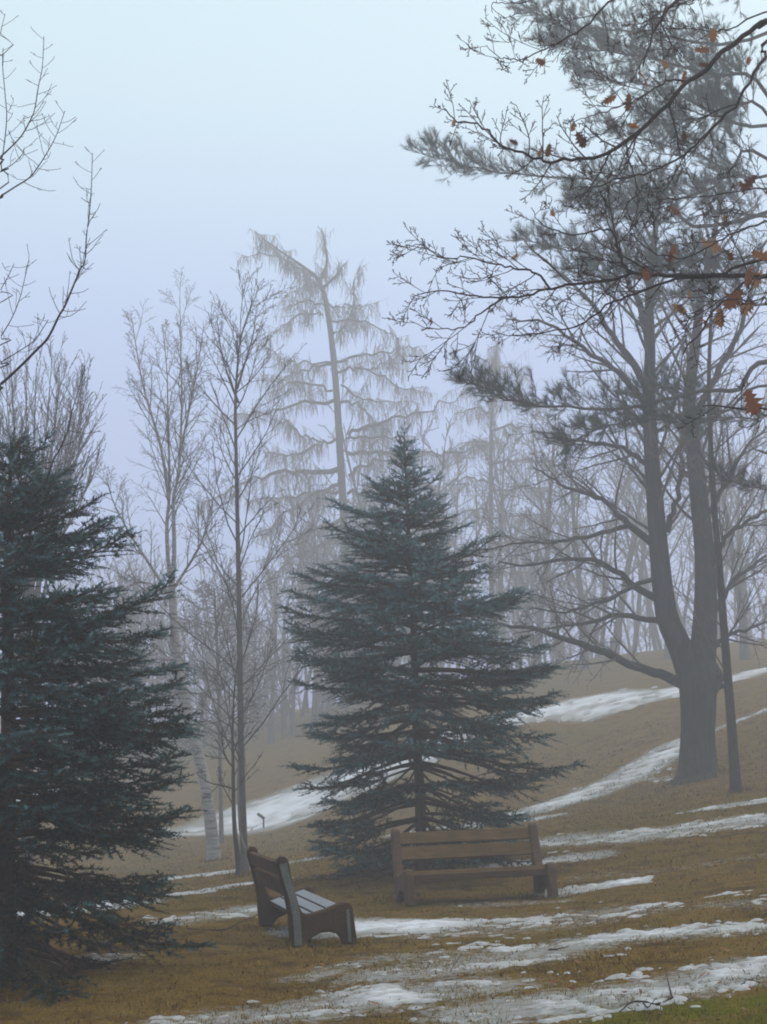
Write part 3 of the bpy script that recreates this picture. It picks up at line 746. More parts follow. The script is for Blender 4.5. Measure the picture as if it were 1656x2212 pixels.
# slim tree in the middle left
slim('slender_tree', 'straight slender bare tree with rising branches behind the dark bench', [(529, 1872), (524, 1760), (520, 1600), (518, 1450), (516, 1300), (513, 1150), (510, 1000), (508, 880), (512, 800), (520, 730), (545, 650)],
     26.5, 8.3, 1.1, spec(62, levels=4, nch=(0, 7, 4, 0), trop=(0, .05, .03, .02), ang=(.80, .6, .6, .6), ratio=(.3, .5, .45, .4), rmax=(9, .018, .008, .006), rmin=.004, up=.10), 46, 2.5, M['twig_grey'], M['twig_grey'], .15,
     extra=[([(515, 870), (495, 820), (478, 760), (470, 700)], 3, .8, 0, 5, .5), ([(512, 840), (530, 780), (545, 730), (552, 680)], 3, .8, 0, 5, .5), ([(513, 800), (512, 740), (508, 700)], 2, .6, 0, 3, .4)])
slim('young_tree', 'thin young tree growing close against the straight slender trunk', [(516, 1896), (513, 1850), (507, 1800), (504, 1730), (503, 1650), (502, 1580), (505, 1500), (512, 1430)],
     25.4, 6.5, 1.0, spec(63, levels=4, nch=(0, 5, 3, 0), trop=(0, .07, .04, .02), ang=(1.0, .7, .6, .6), ratio=(.3, .45, .45, .4), rmax=(9, .014, .008, .006)), 14, 1.1, M['bark_dark'], M['bark_dark'], .4,
     extra=[([(507, 1705), (480, 1697), (450, 1690), (425, 1672)], 2.4, .8, 0, 4, .4), ([(505, 1660), (490, 1640), (480, 1610), (478, 1580)], 2.2, .8, 0, 4, .4)])
P = pixlimb([(546, 1874), (538, 1858), (530, 1836), (521, 1808), (516, 1776), (514, 1700), (514, 1640)], 25.2)
base = P[0].copy(); root = empty('leaning_stake', base, 'pale bent stake leaning against the pair of slender trunks', 'stake')
T = Tubes(); T.add(P, np.linspace(.026, .014, len(P)), 7); T.build('shaft', M['panel_pale'], root, base)

# birch
slim('birch_tree', 'white-barked birch with a crooked leaning trunk left of the slender tree', [(463, 1862), (457, 1800), (450, 1740), (443, 1690), (428, 1630), (410, 1570), (396, 1498), (382, 1420), (374, 1320), (370, 1270)],
     38, 14, 8, spec(71, levels=4, nch=(0, 8, 5, 0), trop=(0, .02, -.02, -.05), ang=(.6, .6, .6, .6), ratio=(.3, .45, .45, .4), rmax=(9, .02, .009, .006)), 0, 1.0, M['bark_birch'], M['twig_birch'], .3,
     extra=[([(371, 1275), (362, 1200), (360, 1130), (366, 1060), (364, 960), (362, 880), (360, 800), (350, 700)], 5.5, .8, .5, 24, 2.0),
            ([(371, 1275), (376, 1190), (374, 1080), (384, 1030), (390, 950), (392, 850), (390, 760), (388, 640)], 6, .8, -.5, 24, 2.0),
            ([(364, 1080), (350, 980), (325, 890), (308, 830), (292, 740), (285, 690)], 4, .7, 1, 20, 1.7),
            ([(388, 980), (405, 900), (425, 800), (440, 700)], 3.5, .7, -.6, 16, 1.6),
            ([(362, 1280), (320, 1215), (277, 1148), (245, 1085), (228, 1030)], 4, .7, -1, 14, 1.6),
            ([(372, 1275), (400, 1232), (433, 1175), (455, 1100), (470, 1030)], 4, .7, -1, 14, 1.6),
            ([(362, 1282), (330, 1262), (290, 1258), (265, 1255)], 3, .7, 1, 6, .7),
            ([(420, 1600), (432, 1560), (440, 1520), (452, 1480)], 5, 1.5, -.5, 6, .9),
            ([(400, 1400), (378, 1425), (395, 1450)][:2] + [(360, 1380), (330, 1330)], 3, .8, 0, 6, .9)])
# dense twiggy tree behind
slim('twiggy_tree', 'dense low twiggy tree between the birch and the slender trunk', [(478, 1815), (476, 1700), (474, 1580), (470, 1450), (466, 1350), (462, 1270)],
     46, 4.5, 2, spec(72, levels=4, nch=(0, 10, 6, 0), trop=(0, -.02, -.04, -.06), ang=(1.1, .8, .7, .6), ratio=(.3, .5, .5, .4), rmax=(9, .03, .012, .008), rmin=.008), 40, 2.6, M['twig_grey'], M['twig_grey'], .3)
# fan of upright twigs at far left
def fan_tree():
    Y = 36.0; base = at(60, 1800, Y); base[2] = gz(base[0], base[1]); ppm = FPX / Y
    root = empty('fan_tree', base, 'fan-shaped bare tree of fine rising twigs behind the left spruce', 'tree')
    T = Tubes(); P = np.vstack([base - [0, 0, .2], pixlimb([(58, 1600), (56, 1450), (58, 1330)], Y, 0, 9)]); T.add(P, np.linspace(.16, .10, len(P)), 8); T.build('trunk', M['bark_grey'], root, base)
    TW = Tubes(); g = np.random.default_rng(81)
    S = spec(82, levels=4, nch=(0, 6, 3, 0), trop=(0, .03, .03, .02), ang=(.35, .38, .35, .4), ratio=(.4, .42, .4, .4), rmax=(9, .025, .012, .008), rmin=.0055, up=.15)
    for i in range(22):
        xe = g.uniform(-120, 205); ye = 760 + abs(xe - 40) * .9 + g.uniform(-60, 120)
        P = pixlimb([(58, g.uniform(1330, 1550)), (58 + (xe - 58) * .35, 1330 - (1330 - ye) * .35), (58 + (xe - 58) * .75, 1330 - (1330 - ye) * .7), (xe, ye)], Y, g.uniform(-2, 2), 12)
        rad = np.linspace(.05, .008, 12)
        t = Tubes(); t.add(P, rad, 5); t.build('limb', M['twig_grey'], root, base)
        spawn(TW, P, rad, plen(P), 0, S, 13, .15, 2.2)
    TW.build('twigs', M['twig_grey'], root, base)
fan_tree()

# ------------------------------------------------------------------ larches
def make_larch(label, trunk, Y, r0, boughs, seed, leaders=(), dens=1.0):
    g = np.random.default_rng(seed); ppm = FPX / Y; LS = Y / 55.
    base = at(trunk[0][0], trunk[0][1], Y); base[2] = gz(base[0], base[1])
    root = empty('larch_tree', base, label, 'tree', 'larches standing in the fog')
    P = pixlimb(trunk, Y, 0, 40); P[3:, :2] += np.cumsum(g.normal(0, .02, (37, 2)), 0) * .6; P[0, 2] = base[2] - .2; rad = np.interp(np.linspace(0, 1, 40), [0, .1, .5, .72, 1], [r0 * 1.2, r0, r0 * .66, r0 * .40, r0 * .05]) / ppm
    T = Tubes(); T.add(P, rad, 9); T.build('trunk', M['bark_larch'], root, base)
    TW = Tubes()
    def hang(Q, n0):
        L = plen(Q); m = len(Q); cnt = int(n0 * L)
        for c in range(cnt):
            t = .08 + .92 * g.random(); s = t * (m - 1); i = min(int(s), m - 2); f = s - i
            p = Q[i] * (1 - f) + Q[i + 1] * f
            l = g.uniform(.2, .95) ** 1.2 * (1.05 - .25 * t) * LS
            d = np.array([g.normal(0, .45), g.normal(0, .45), g.uniform(-.9, .25)]); k = 4; W = np.empty((k, 3)); W[0] = p
            for j in range(1, k):
                d = norm(d + np.array([0, 0, -.75])); W[j] = W[j - 1] + d * l / (k - 1)
            TW.add(W, np.array([.011, .012, .013, .006]) * g.uniform(.6, 1.1) * 1.35, 3)
    def bough(pts, a0, dY):
        n_ = 3 * len(pts) + 3; Q = pixlimb(pts, Y, dY * LS, n_); Q[1:] += g.normal(0, .10, (n_ - 1, 3))
        rd = np.linspace(a0 * .58, .5, n_) / ppm
        t = Tubes(); t.add(Q, rd, 6); t.build('bough', M['bark_larch'], root, base)
        hang(Q, (11 if pts[0][1] < 950 else 19) * dens)
        for c in range(int(5 + plen(Q) * 2.6)):
            tt = g.uniform(.12, .97); s = tt * (n_ - 1); i = min(int(s), n_ - 2); p = Q[i]; tg = norm(Q[i + 1] - Q[i])
            h = norm(np.cross(tg, [0, 0, 1.0])) * (1 if g.random() < .5 else -1)
            an = g.uniform(.5, 1.1); d = tg * math.cos(an) + h * math.sin(an) + np.array([0, 0, g.normal(.0, .4)])
            l = g.uniform(.5, 1.7) * (1.1 - .6 * tt) * LS; k = 6; W = np.empty((k, 3)); W[0] = p
            for j in range(1, k):
                d = norm(d + g.normal(0, .12, 3) + np.array([0, 0, -.02])); W[j] = W[j - 1] + d * l / (k - 1)
            TW.add(W, np.linspace(.018, .008, k), 3); hang(W, 6 * dens)
    hang(P[26:], 16 * dens)
    for c in range(34):
        i = int(g.integers(24, 39)); d = np.array([g.normal(-.1, .8), g.normal(0, .8), g.normal(.15, .35)]); l = g.uniform(.4, 1.3); k = 5; W = np.empty((k, 3)); W[0] = P[i]
        for j in range(1, k):
            d = norm(d + g.normal(0, .1, 3)); W[j] = W[j - 1] + d * l / (k - 1)
        TW.add(W, np.linspace(.018, .007, k), 3); hang(W, 14 * dens)
    for pts, a0, dY in boughs: bough(pts, a0, dY)
    for pts in leaders:
        n_ = 12; Q = pixlimb(pts, Y, 0, n_); t = Tubes(); t.add(Q, np.linspace(4, .6, n_) / ppm, 5); t.build('leader', M['bark_larch'], root, base)
        hang(Q, 16)
        for c in range(18):
            i = int(g.integers(1, n_ - 1)); d = np.array([g.normal(0, .7), g.normal(0, .7), .5]); l = g.uniform(.4, 1.1); k = 5; W = np.empty((k, 3)); W[0] = Q[i]
            for j in range(1, k):
                d = norm(d + np.array([0, 0, .12])); W[j] = W[j - 1] + d * l / (k - 1)
            TW.add(W, np.linspace(.012, .005, k), 3); hang(W, 6)
    TW.build('hanging_twigs', M['twig_larch'], root, base)
XF = lambda L: [(468.6 + .3828 * a, 468.6 + .3828 * b_) for a, b_ in L]
make_larch('tall larch with its top bent over to the left behind middle spruce',
    [(752, 1730), (750, 1500), (746, 1250), (742, 1100), (733, 950), (726, 850), (718, 760), (708, 690), (698, 635), (682, 602), (655, 578), (620, 553), (580, 525), (545, 496)], 84, 10,
    [(XF([(600, 500), (500, 480), (420, 500), (340, 520)]), 4, 1), (XF([(600, 550), (520, 545), (400, 590), (300, 670), (220, 730)]), 4, -1), (XF([(640, 820), (500, 830), (380, 790), (280, 740)]), 4, -1),
     (XF([(640, 830), (540, 850), (420, 890), (330, 910), (160, 920)]), 6, 1.5), (XF([(650, 980), (500, 940), (360, 960), (200, 1050)]), 5, -2), (XF([(660, 1035), (480, 1050), (300, 1100), (150, 1115), (0, 1115)]), 7, .5),
     (XF([(670, 1255), (570, 1285), (440, 1335), (330, 1340), (230, 1335)]), 6, -1), (XF([(600, 1270), (480, 1230), (400, 1170), (300, 1120)]), 4, 1), (XF([(690, 1420), (500, 1440), (330, 1450), (180, 1490), (0, 1570), (-120, 1650)]), 11, 1),
     (XF([(700, 1510), (560, 1570), (430, 1640), (320, 1720), (200, 1800)]), 9, -2), (XF([(700, 1540), (500, 1570), (300, 1590), (150, 1600)]), 7, 2), (XF([(720, 1700), (560, 1760), (400, 1830), (260, 1930)]), 9, -1),
     (XF([(720, 1800), (560, 1860), (380, 1960), (250, 2080)]), 9, 1), (XF([(720, 1900), (560, 1990), (420, 2100)]), 8, -1),
     (XF([(610, 490), (700, 500), (800, 500), (900, 480)]), 4, 1), (XF([(620, 580), (750, 580), (880, 600), (980, 660), (1040, 700)]), 4, -1), (XF([(640, 680), (740, 580), (780, 400), (810, 240)]), 4, 0),
     (XF([(660, 820), (780, 780), (930, 760), (1080, 735), (1200, 780)]), 6, 1), (XF([(670, 870), (780, 850), (880, 870), (1050, 960), (1200, 1000)]), 6, -1.5), (XF([(860, 870), (980, 800), (1020, 750)]), 3, -1.2),
     (XF([(700, 1045), (800, 1060), (900, 1160), (1000, 1230)]), 6, 1), (XF([(740, 1230), (850, 1180), (1000, 1130), (1150, 1100), (1300, 1040), (1440, 970)]), 8, .5),
     (XF([(700, 950), (820, 1030), (980, 1045), (1150, 1050)]), 4, 2), (XF([(730, 1250), (850, 1240), (1000, 1245), (1150, 1230)]), 6, -2), (XF([(730, 1330), (900, 1330), (1150, 1335), (1350, 1330), (1500, 1290), (1600, 1250)]), 8, 1),
     (XF([(740, 1460), (840, 1400), (960, 1370), (1100, 1360)]), 7, -1), (XF([(740, 1560), (900, 1520), (1100, 1500), (1250, 1520)]), 7, 2), (XF([(750, 1700), (950, 1660), (1150, 1650), (1300, 1700)]), 7, 1),
     (XF([(560, 350), (470, 290), (380, 240), (230, 215), (150, 230)]), 4, .6), (XF([(590, 380), (520, 400), (440, 420), (380, 440)]), 3, -.6)], 91,
    [XF([(580, 360), (620, 260), (610, 160), (590, 60)]), XF([(600, 400), (680, 320), (720, 260)])])
make_larch('second, fainter larch standing in fog right of the bent larch', [(1066, 1560), (1066, 1400), (1064, 1250), (1063, 1100), (1062, 980), (1064, 880), (1068, 800), (1070, 770)], 92, 7,
    [([(1064, y), (1064 + s * L * .5, y - 8), (1064 + s * L, y + 14)], 5, dy) for y, s, L, dy in
     [(800, 1, 60, 1), (830, -1, 70, -1), (860, 1, 110, -1), (890, -1, 90, 1), (930, 1, 150, 2), (960, -1, 90, -2), (1000, 1, 170, 0), (1040, -1, 110, 1), (1060, 1, 190, -2), (1110, -1, 100, -1), (1120, 1, 200, 1),
      (1170, 1, 190, -1), (1190, -1, 90, 2), (1240, 1, 200, 2), (1300, 1, 180, 0), (1310, -1, 100, 0)]], 92, [[(1068, 800), (1072, 760), (1074, 735)]], .8)

# ------------------------------------------------------------------ pine reaching in from the right
def make_pine():
    g = np.random.default_rng(101); bx_, by_ = 10.2, 30.0
    base = np.array([bx_, by_, gz(bx_, by_)])
    root = empty('pine_tree', base, 'pine whose long-needled boughs reach in from the right edge', 'tree')
    T = Tubes(); P = np.array([base + [0, 0, -.2], base + [.02, 0, 2.5], base + [.05, .1, 6], base + [-.05, .1, 11], base + [0, .1, 19]]); P = catmull(P, 14)
    T.add(P, np.linspace(.24, .05, 14), 12); T.build('trunk', M['bark_dark'], root, base)
    BO, SP, SD, SL, SC = Tubes(), [], [], [], []
    def limb(pts, Y, dY, r0, dens, t0=.15, dead=False, up=.55, ln=(.35, .95)):
        Yt = Y
        W = [at(p[0], p[1], Y + dY * i / (len(pts) - 1)) for i, p in enumerate(pts)]
        st = np.array([bx_, by_, W[0][2] + .25]); W = [st] + W
        n_ = 4 * len(W); Q = catmull(np.array(W), n_); Q[1:] += g.normal(0, .02, (n_ - 1, 3))
        rd = np.linspace(r0, .006, n_); t = Tubes(); t.add(Q, rd, 7); t.build('limb', M['bark_dark'], root, base)
        L = plen(Q); cnt = int(dens * L)
        for c in range(cnt):
            tt = t0 + (1 - t0) * (c + g.random()) / cnt; s = min(tt, .998) * (n_ - 1); i = int(s); f = s - i
            p = Q[i] * (1 - f) + Q[i + 1] * f; tg = norm(Q[i + 1] - Q[i]); u, v = perp(tg); ph = g.random() * 6.283
            an = g.uniform(.4, 1.1); d = norm(tg * math.cos(an) + (u * math.cos(ph) + v * math.sin(ph)) * math.sin(an) + np.array([0, 0, up * g.uniform(.2, 1)]))
            l = g.uniform(*ln) * (1.2 - .5 * tt); k = 5; B_ = np.empty((k, 3)); B_[0] = p; dd = d
            for j in range(1, k):
                dd = norm(dd + g.normal(0, .15, 3) + np.array([0, 0, .06])); B_[j] = B_[j - 1] + dd * l / (k - 1)
            BO.add(B_, np.linspace(.012, .004, k), 3)
            for j in range(1, k):
                for r_ in range(1 if j < 2 else 2):
                    if dead and g.random() < .75: continue
                    d3 = norm((B_[j] - B_[j - 1]) / (l / (k - 1)) * .8 + g.normal(0, .45, 3) + np.array([0, 0, .35])); l3 = g.uniform(.08, .22)
                    BO.add(np.array([B_[j], B_[j] + d3 * l3]), np.array([.004, .003]), 3)
                    SP.append(B_[j] + d3 * l3 * .3); SD.append(d3); SL.append(l3 * 1.1); SC.append(g.uniform(.2, 1) if not dead else .02)
            SP.append(B_[-1] - dd * .04); SD.append(dd); SL.append(.16); SC.append(g.uniform(.3, 1) if not dead else .02)
    limb([(1518, 491), (1440, 430), (1378, 400), (1240, 385), (1077, 372), (990, 352), (915, 335)], 31, 1, .055, 11, .25)
    limb([(1560, 95), (1400, 70), (1250, 55), (1140, 25)], 30.5, .5, .05, 13, .2)
    limb([(1600, 270), (1450, 195), (1330, 175), (1235, 165)], 30, 2, .05, 12, .2)
    limb([(1560, 560), (1400, 555), (1250, 545), (1130, 520)], 30, 1.5, .045, 11, .25)
    limb([(1620, 380), (1500, 330), (1400, 305), (1290, 280)], 30, 2.5, .045, 11, .2)
    limb([(1640, 180), (1540, 160), (1420, 130), (1300, 110), (1190, 95)], 25, 3, .045, 10, .25)
    limb([(1640, 330), (1540, 400), (1420, 440), (1320, 450), (1230, 430)], 25, 4, .04, 9, .25)
    limb([(1650, 560), (1580, 600), (1480, 590), (1350, 600), (1240, 590)], 25, 3, .04, 9, .25)
    limb([(1650, 240), (1580, 230), (1500, 260), (1400, 250)], 25, -1, .04, 9, .3)
    limb([(1640, -60), (1500, -20), (1350, -10), (1200, -15)], 30.5, 1, .05, 12, .2)
    limb([(1640, 660), (1560, 650), (1480, 640), (1400, 650)], 30, 1, .04, 8, .3)
    limb([(1650, 470), (1570, 450), (1450, 480), (1330, 470)], 30, -1, .04, 9, .25)
    limb([(1650, 780), (1597, 838), (1517, 845), (1427, 868), (1320, 882), (1207, 880), (1120, 868), (1060, 850), (1018, 815)], 27, -1.2, .06, 7.5, .30, up=.6, ln=(.3, .8))
    limb([(1650, 830), (1560, 895), (1470, 905), (1380, 905), (1290, 925), (1225, 970)], 27, -.6, .035, 6.5, .35, up=.2, ln=(.25, .6))
    limb([(1660, 985), (1637, 972), (1612, 960)], 26.7, -.3, .03, .1, .9)
    limb([(1700, 1075), (1656, 1058), (1587, 1040), (1545, 1019)], 26.1, -.4, .022, 6, .45, True, ln=(.1, .3))
    limb([(1650, 900), (1640, 905), (1570, 905), (1500, 915)], 27, .3, .03, 6, .4, True, ln=(.15, .4))
    BO.build('twigs', M['bark_dark'], root, base)
    V, F, c = needle_tris(np.array(SP), np.array(SD), np.array(SL), 24, .155, .0075, .66, 102, .05, np.array(SC))
    o = obj_np('needles', V, [F], M['needle_pine'], root, base, smooth=False, attr=c); o['kind'] = 'stuff'
    print('PINE tufts', len(SP), 'tris', len(F))
make_pine()

# ------------------------------------------------------------------ oak in the foreground, right
def leaf_mesh(name, seed, curl):
    g = np.random.default_rng(seed)
    L = [(0, .0), (.05, .10), (.17, .16), (.09, .24), (.26, .36), (.12, .42), (.34, .56), (.15, .60), (.30, .76), (.13, .78), (.17, .92), (.05, .90), (0, 1.0)]
    out_ = [(a * g.uniform(.85, 1.15), b_) for a, b_ in L]; left = [(-a * g.uniform(.8, 1.15), b_) for a, b_ in L[1:-1]]
    mid = [b_ for _, b_ in out_]
    V, F = [], []
    n = len(out_); zf = lambda x, y: curl * (x * x * 1.6 + .5 * (y - .5) ** 2) + .05 * math.sin(y * 9 + seed) * x * 3
    for a, b_ in out_: V.append((a, b_, zf(a, b_)))
    for a, b_ in left: V.append((a, b_, zf(a, b_)))
    for b_ in mid[1:-1]: V.append((0, b_ * .97, zf(0, b_) - .02))
    m0 = n + n - 2
    M_ = [0] + [m0 + i for i in range(n - 2)] + [n - 1]; Rr = list(range(n)); Ll = [0] + [n + i for i in range(n - 2)] + [n - 1]
    for i in range(n - 1):
        for S_ in (Rr, Ll):
            f = [M_[i], S_[i], S_[i + 1], M_[i + 1]]; f2 = []
            for k in f:
                if k not in f2: f2.append(k)
            if len(f2) >= 3: F.append(tuple(f2 if S_ is Rr else f2[::-1]))
    k0 = len(V); V += [(-.008, -.16, 0), (.008, -.16, 0), (.01, .02, 0), (-.01, .02, 0)]; F.append((k0, k0 + 1, k0 + 2, k0 + 3))
    me = bpy.data.meshes.new(name); me.from_pydata(V, [], F); me.materials.append(M['oak_leaf'])
    me.polygons.foreach_set('use_smooth', [True] * len(me.polygons)); me.update()
    return me
LEAF = [leaf_mesh('leaf', s, c_) for s, c_ in ((1, .5), (2, 1.2), (3, -.8), (4, .9))]
def make_oak():
    g = np.random.default_rng(111); Y = 8.8; bx_, by_ = 4.5, 9.2
    base = np.array([bx_, by_, gz(bx_, by_)])
    root = empty('oak_tree', base, 'oak branches with a few orange leaves hanging in from the upper right', 'tree')
    T = Tubes(); P = catmull(np.array([base + [0, 0, -.2], base + [.03, 0, 1.2], base + [-.02, .05, 3], base + [.05, 0, 5], base + [0, .1, 9.0]]), 14)
    T.add(P, np.linspace(.2, .06, 14), 12); T.build('trunk', M['bark_oak'], root, base)
    S = spec(112, levels=4, n=(8, 7, 5, 4), nch=(0, 6, 4, 0), wig=(.05, .10, .13, .15), trop=(0, .035, .05, .05), ang=(.8, .75, .75, .7), ratio=(.3, .42, .42, .4), rmax=(9, .008, .0045, .0032), rmin=.0025, tip=(.3, .4, .5, .6))
    TW = Tubes(); tips = []
    D2 = lambda L: [(827 + .5 * a, .5 * b_) for a, b_ in L]
    limbs = [(D2([(1700, 60), (1656, 90), (1560, 150), (1400, 290), (1300, 370), (1180, 500), (1050, 610), (930, 680), (800, 690), (690, 695), (600, 660), (510, 630), (430, 545), (320, 525), (260, 465)]), 7.5, 1.0, -.4, 26),
             (D2([(1800, 1180), (1656, 1192), (1530, 1195), (1400, 1190), (1260, 1192), (1150, 1190), (1080, 1180), (980, 1210), (860, 1220), (750, 1240), (640, 1270), (520, 1285), (400, 1280), (240, 1255), (130, 1285)]), 7.0, 1.0, .5, 24),
             (D2([(520, 1285), (430, 1350), (340, 1415), (220, 1420), (110, 1385)]), 2.4, 1, .45, 9),
             (D2([(720, 1245), (660, 1180), (570, 1160), (480, 1140), (370, 1115), (250, 1110), (170, 1060), (100, 1060)]), 3.0, 1, .4, 14),
             (D2([(1060, 1175), (1030, 1120), (1010, 1070), (980, 990), (900, 1000), (800, 1010), (690, 975), (640, 900)]), 4.0, 1, .3, 12),
             (D2([(1700, 1100), (1450, 1190), (1240, 1210), (1100, 1270), (980, 1310), (860, 1400), (740, 1430), (600, 1450), (470, 1440)]), 4.5, 1, .9, 16),
             (D2([(1720, 130), (1656, 240), (1590, 340), (1500, 480), (1380, 590), (1290, 680), (1150, 740), (1050, 770), (930, 800), (820, 810)]), 5, 1, -.6, 18),
             (D2([(1500, -60), (1280, 0), (1200, 90), (1150, 200), (1120, 290)]), 5.5, 2, -.5, 8),
             (D2([(1300, -120), (1000, 0), (900, 90), (800, 160), (680, 220), (580, 260), (500, 240), (450, 200)]), 3, 1, .5, 14),
             (D2([(1750, 1170), (1600, 1200), (1480, 1290), (1400, 1390), (1300, 1520)]), 4.5, 2.0, -.7, 7),
             (D2([(1800, 1770), (1656, 1765), (1500, 1760), (1380, 1752)]), 4.5, 1.6, -.4, 4),
             (D2([(1800, 940), (1656, 960), (1540, 1000), (1430, 1050), (1300, 1110), (1150, 1080), (1030, 960)]), 3.2, 1, -.8, 14),
             (D2([(1310, 350), (1230, 350), (1150, 400), (1050, 450), (930, 490), (830, 520)]), 3, 1, -.5, 10),
             (D2([(1760, 820), (1656, 815), (1500, 830), (1300, 850), (1160, 870)]), 2.6, 1, -1, 10),
             (D2([(1760, 1310), (1656, 1295), (1560, 1300), (1420, 1290), (1280, 1285)]), 2.6, 1, -.8, 7),
             (D2([(700, -40), (640, 0), (560, 20), (480, 10), (470, 50)]), 2, 1, .5, 6),
             (D2([(1050, 620), (1070, 720), (1100, 820), (1050, 900), (990, 990)]), 2.2, 1, .1, 8),
             (D2([(1780, 20), (1500, 120), (1420, 135), (1300, 120), (1180, 130), (1050, 150)]), 2.6, 1, .8, 12)]
    ppm = FPX / Y
    for pts, r0, r1, dY, nc in limbs:
        n_ = 4 * len(pts); W = [at(p[0], p[1], Y + dY * (i / (len(pts) - 1))) for i, p in enumerate(pts)]
        if pts[0][0] > 1650: W = [np.array([bx_, by_, W[0][2] + float(np.clip((W[0] - W[1])[2] / max((W[0] - W[1])[0], .05) * (bx_ - W[0][0]), -1, 1.3))])] + W
        Q = catmull(np.array(W), n_); Q[2:] += g.normal(0, .006, (n_ - 2, 3)); rd = (np.linspace(r0, r1, n_) * .6 + r0 * .4 * np.linspace(1, .25, n_)) / ppm * .95
        t = Tubes(); t.add(Q, rd, 7); t.build('limb', M['bark_oak'], root, base)
        spawn(TW, Q, rd, plen(Q), 0, S, nc, .35 if pts[0][0] > 1650 else .1, .52)
    TW.build('twigs', M['bark_oak'], root, base)
    LV = [(1382, 172, 46), (1427, 137, 24), (1497, 122, 30), (1507, 147, 22), (1542, 72, 34), (1610, 135, 28), (1480, 162, 26), (1155, 137, 26), (1100, 310, 18), (1237, 270, 20), (1245, 300, 36), (1172, 325, 20), (1187, 320, 26),
          (1335, 220, 34), (1360, 215, 34), (1355, 280, 28), (981, 262, 15), (1600, 400, 30), (1637, 395, 40), (1440, 455, 32), (1190, 460, 18), (1455, 538, 40), (1510, 540, 44), (1545, 528, 28), (1567, 555, 30), (1615, 592, 56),
          (1620, 560, 34), (1387, 590, 26), (1370, 615, 32), (1452, 668, 32), (1468, 668, 24), (1492, 632, 20), (1552, 680, 40), (1515, 700, 34), (1607, 645, 46), (1630, 665, 36), (1610, 862, 52), (1656, 825, 40), (930, 692, 15),
          (1120, 555, 16), (1177, 620, 16), (1480, 295, 24), (1650, 600, 40), (1562, 470, 18)]
    for i, (px, py, s) in enumerate(LV):
        o = bpy.data.objects.new('leaf', LEAF[i % 4]); link(o, root)
        p = at(px, py - s * .45, Y + g.uniform(-.5, .1)); sz = s / ppm * 1.3
        o.location = tuple(p - base); o.scale = (sz * g.uniform(.85, 1.2), sz, sz)
        # hangs tip-down
        o.rotation_euler = (R(-90) + g.normal(0, .45), g.normal(0, .6), g.uniform(-1.2, 1.2))
make_oak()

# ------------------------------------------------------------------ bare branches from the left
def make_left_tree():
    g = np.random.default_rng(121); Y = 8.6; bx_, by_ = -4.2, 8.8
    base = np.array([bx_, by_, gz(bx_, by_)])
    root = empty('bare_tree', base, 'bare tree whose upright shoots reach in from the left edge', 'tree')
    T = Tubes(); P = catmull(np.array([base + [0, 0, -.2], base + [.03, 0, 1], base + [0, .05, 2.2], base + [.05, 0, 3.6], base + [0, .1, 6]]), 14)
    T.add(P, np.linspace(.14, .05, 14), 10); T.build('trunk', M['bark_young'], root, base)
    S = spec(122, levels=3, n=(8, 6, 4, 3), nch=(0, 1, 0), wig=(.05, .10, .12), trop=(0, .10, .08), ang=(1.2, .7, .7), ratio=(.3, .35, .4), rmax=(9, .0030, .0022), rmin=.0018, tip=(.3, .55, .6), flat=.55)
    TW = Tubes(); ppm = FPX / Y
    A7 = lambda L: [(.4237 * a, .4237 * b_) for a, b_ in L]
    limbs = [(A7([(-120, 2040), (0, 1960), (90, 1880), (180, 1790), (245, 1720), (300, 1610), (330, 1560), (380, 1440), (410, 1370), (432, 1330), (440, 1200), (455, 1085), (465, 950), (470, 780)]), 3.6, .9, 24, 1),
             (A7([(-100, 1050), (0, 1000), (80, 950), (150, 905), (200, 840), (250, 760), (290, 680), (330, 565)]), 2.2, .8, 13, 1),
             (A7([(-100, 880), (0, 800), (60, 745), (110, 690), (150, 620), (175, 560), (195, 440), (215, 340), (223, 185)]), 2.4, .8, 14, 1),
             (A7([(-60, 1000), (0, 840), (20, 740), (33, 600), (25, 480), (12, 330), (15, 245)]), 1.6, .8, 10, 1),
             (A7([(-30, 300), (0, 170), (25, 70)]), 1.2, .7, 3, 1),
             (A7([(-60, 1900), (0, 1850), (80, 1800), (170, 1740), (220, 1670), (245, 1630)]), 1.6, .8, 7, 1),
             (A7([(-50, 1780), (0, 1720), (60, 1620), (100, 1520), (125, 1420), (147, 1320)]), 1.4, .7, 9, 1),
             (A7([(-60, 900), (0, 870), (60, 840), (110, 790), (120, 760)]), 1.4, .7, 6, 1),
             (A7([(-40, 1560), (0, 1480), (40, 1410), (70, 1345)]), 1.2, .7, 4, 1),
             ([(-40, 1120), (20, 1110), (90, 1055), (113, 998), (133, 962), (147, 925), (157, 882), (170, 840), (184, 790)], 2.0, .8, 9, 1),
             ([(-30, 1240), (53, 1198), (80, 1168), (117, 1128), (143, 1088), (160, 1062), (180, 1015), (197, 965)], 2.0, .8, 7, 1),
             ([(-30, 1192), (0, 1175), (67, 1135), (110, 1088)], 1.8, .9, 4, 1),
             ([(-30, 1300), (0, 1245), (15, 1232)], 1.6, .9, 1, 1)]
    for pts, r0, r1, nc, f in limbs:
        n_ = 4 * len(pts); dY = g.uniform(-.4, .4); W = [at(p[0], p[1], Y + dY * (i / (len(pts) - 1))) for i, p in enumerate(pts)]
        W = [np.array([bx_, by_, W[0][2] - .5])] + W
        Q = catmull(np.array(W), n_); rd = np.linspace(r0, r1, n_) / ppm
        t = Tubes(); t.add(Q, rd, 6); t.build('limb', M['bark_young'], root, base)
        spawn(TW, Q, rd, plen(Q), 0, S, nc * 1.2, .42, .30)
    TW.build('twigs', M['bark_young'], root, base)
make_left_tree()

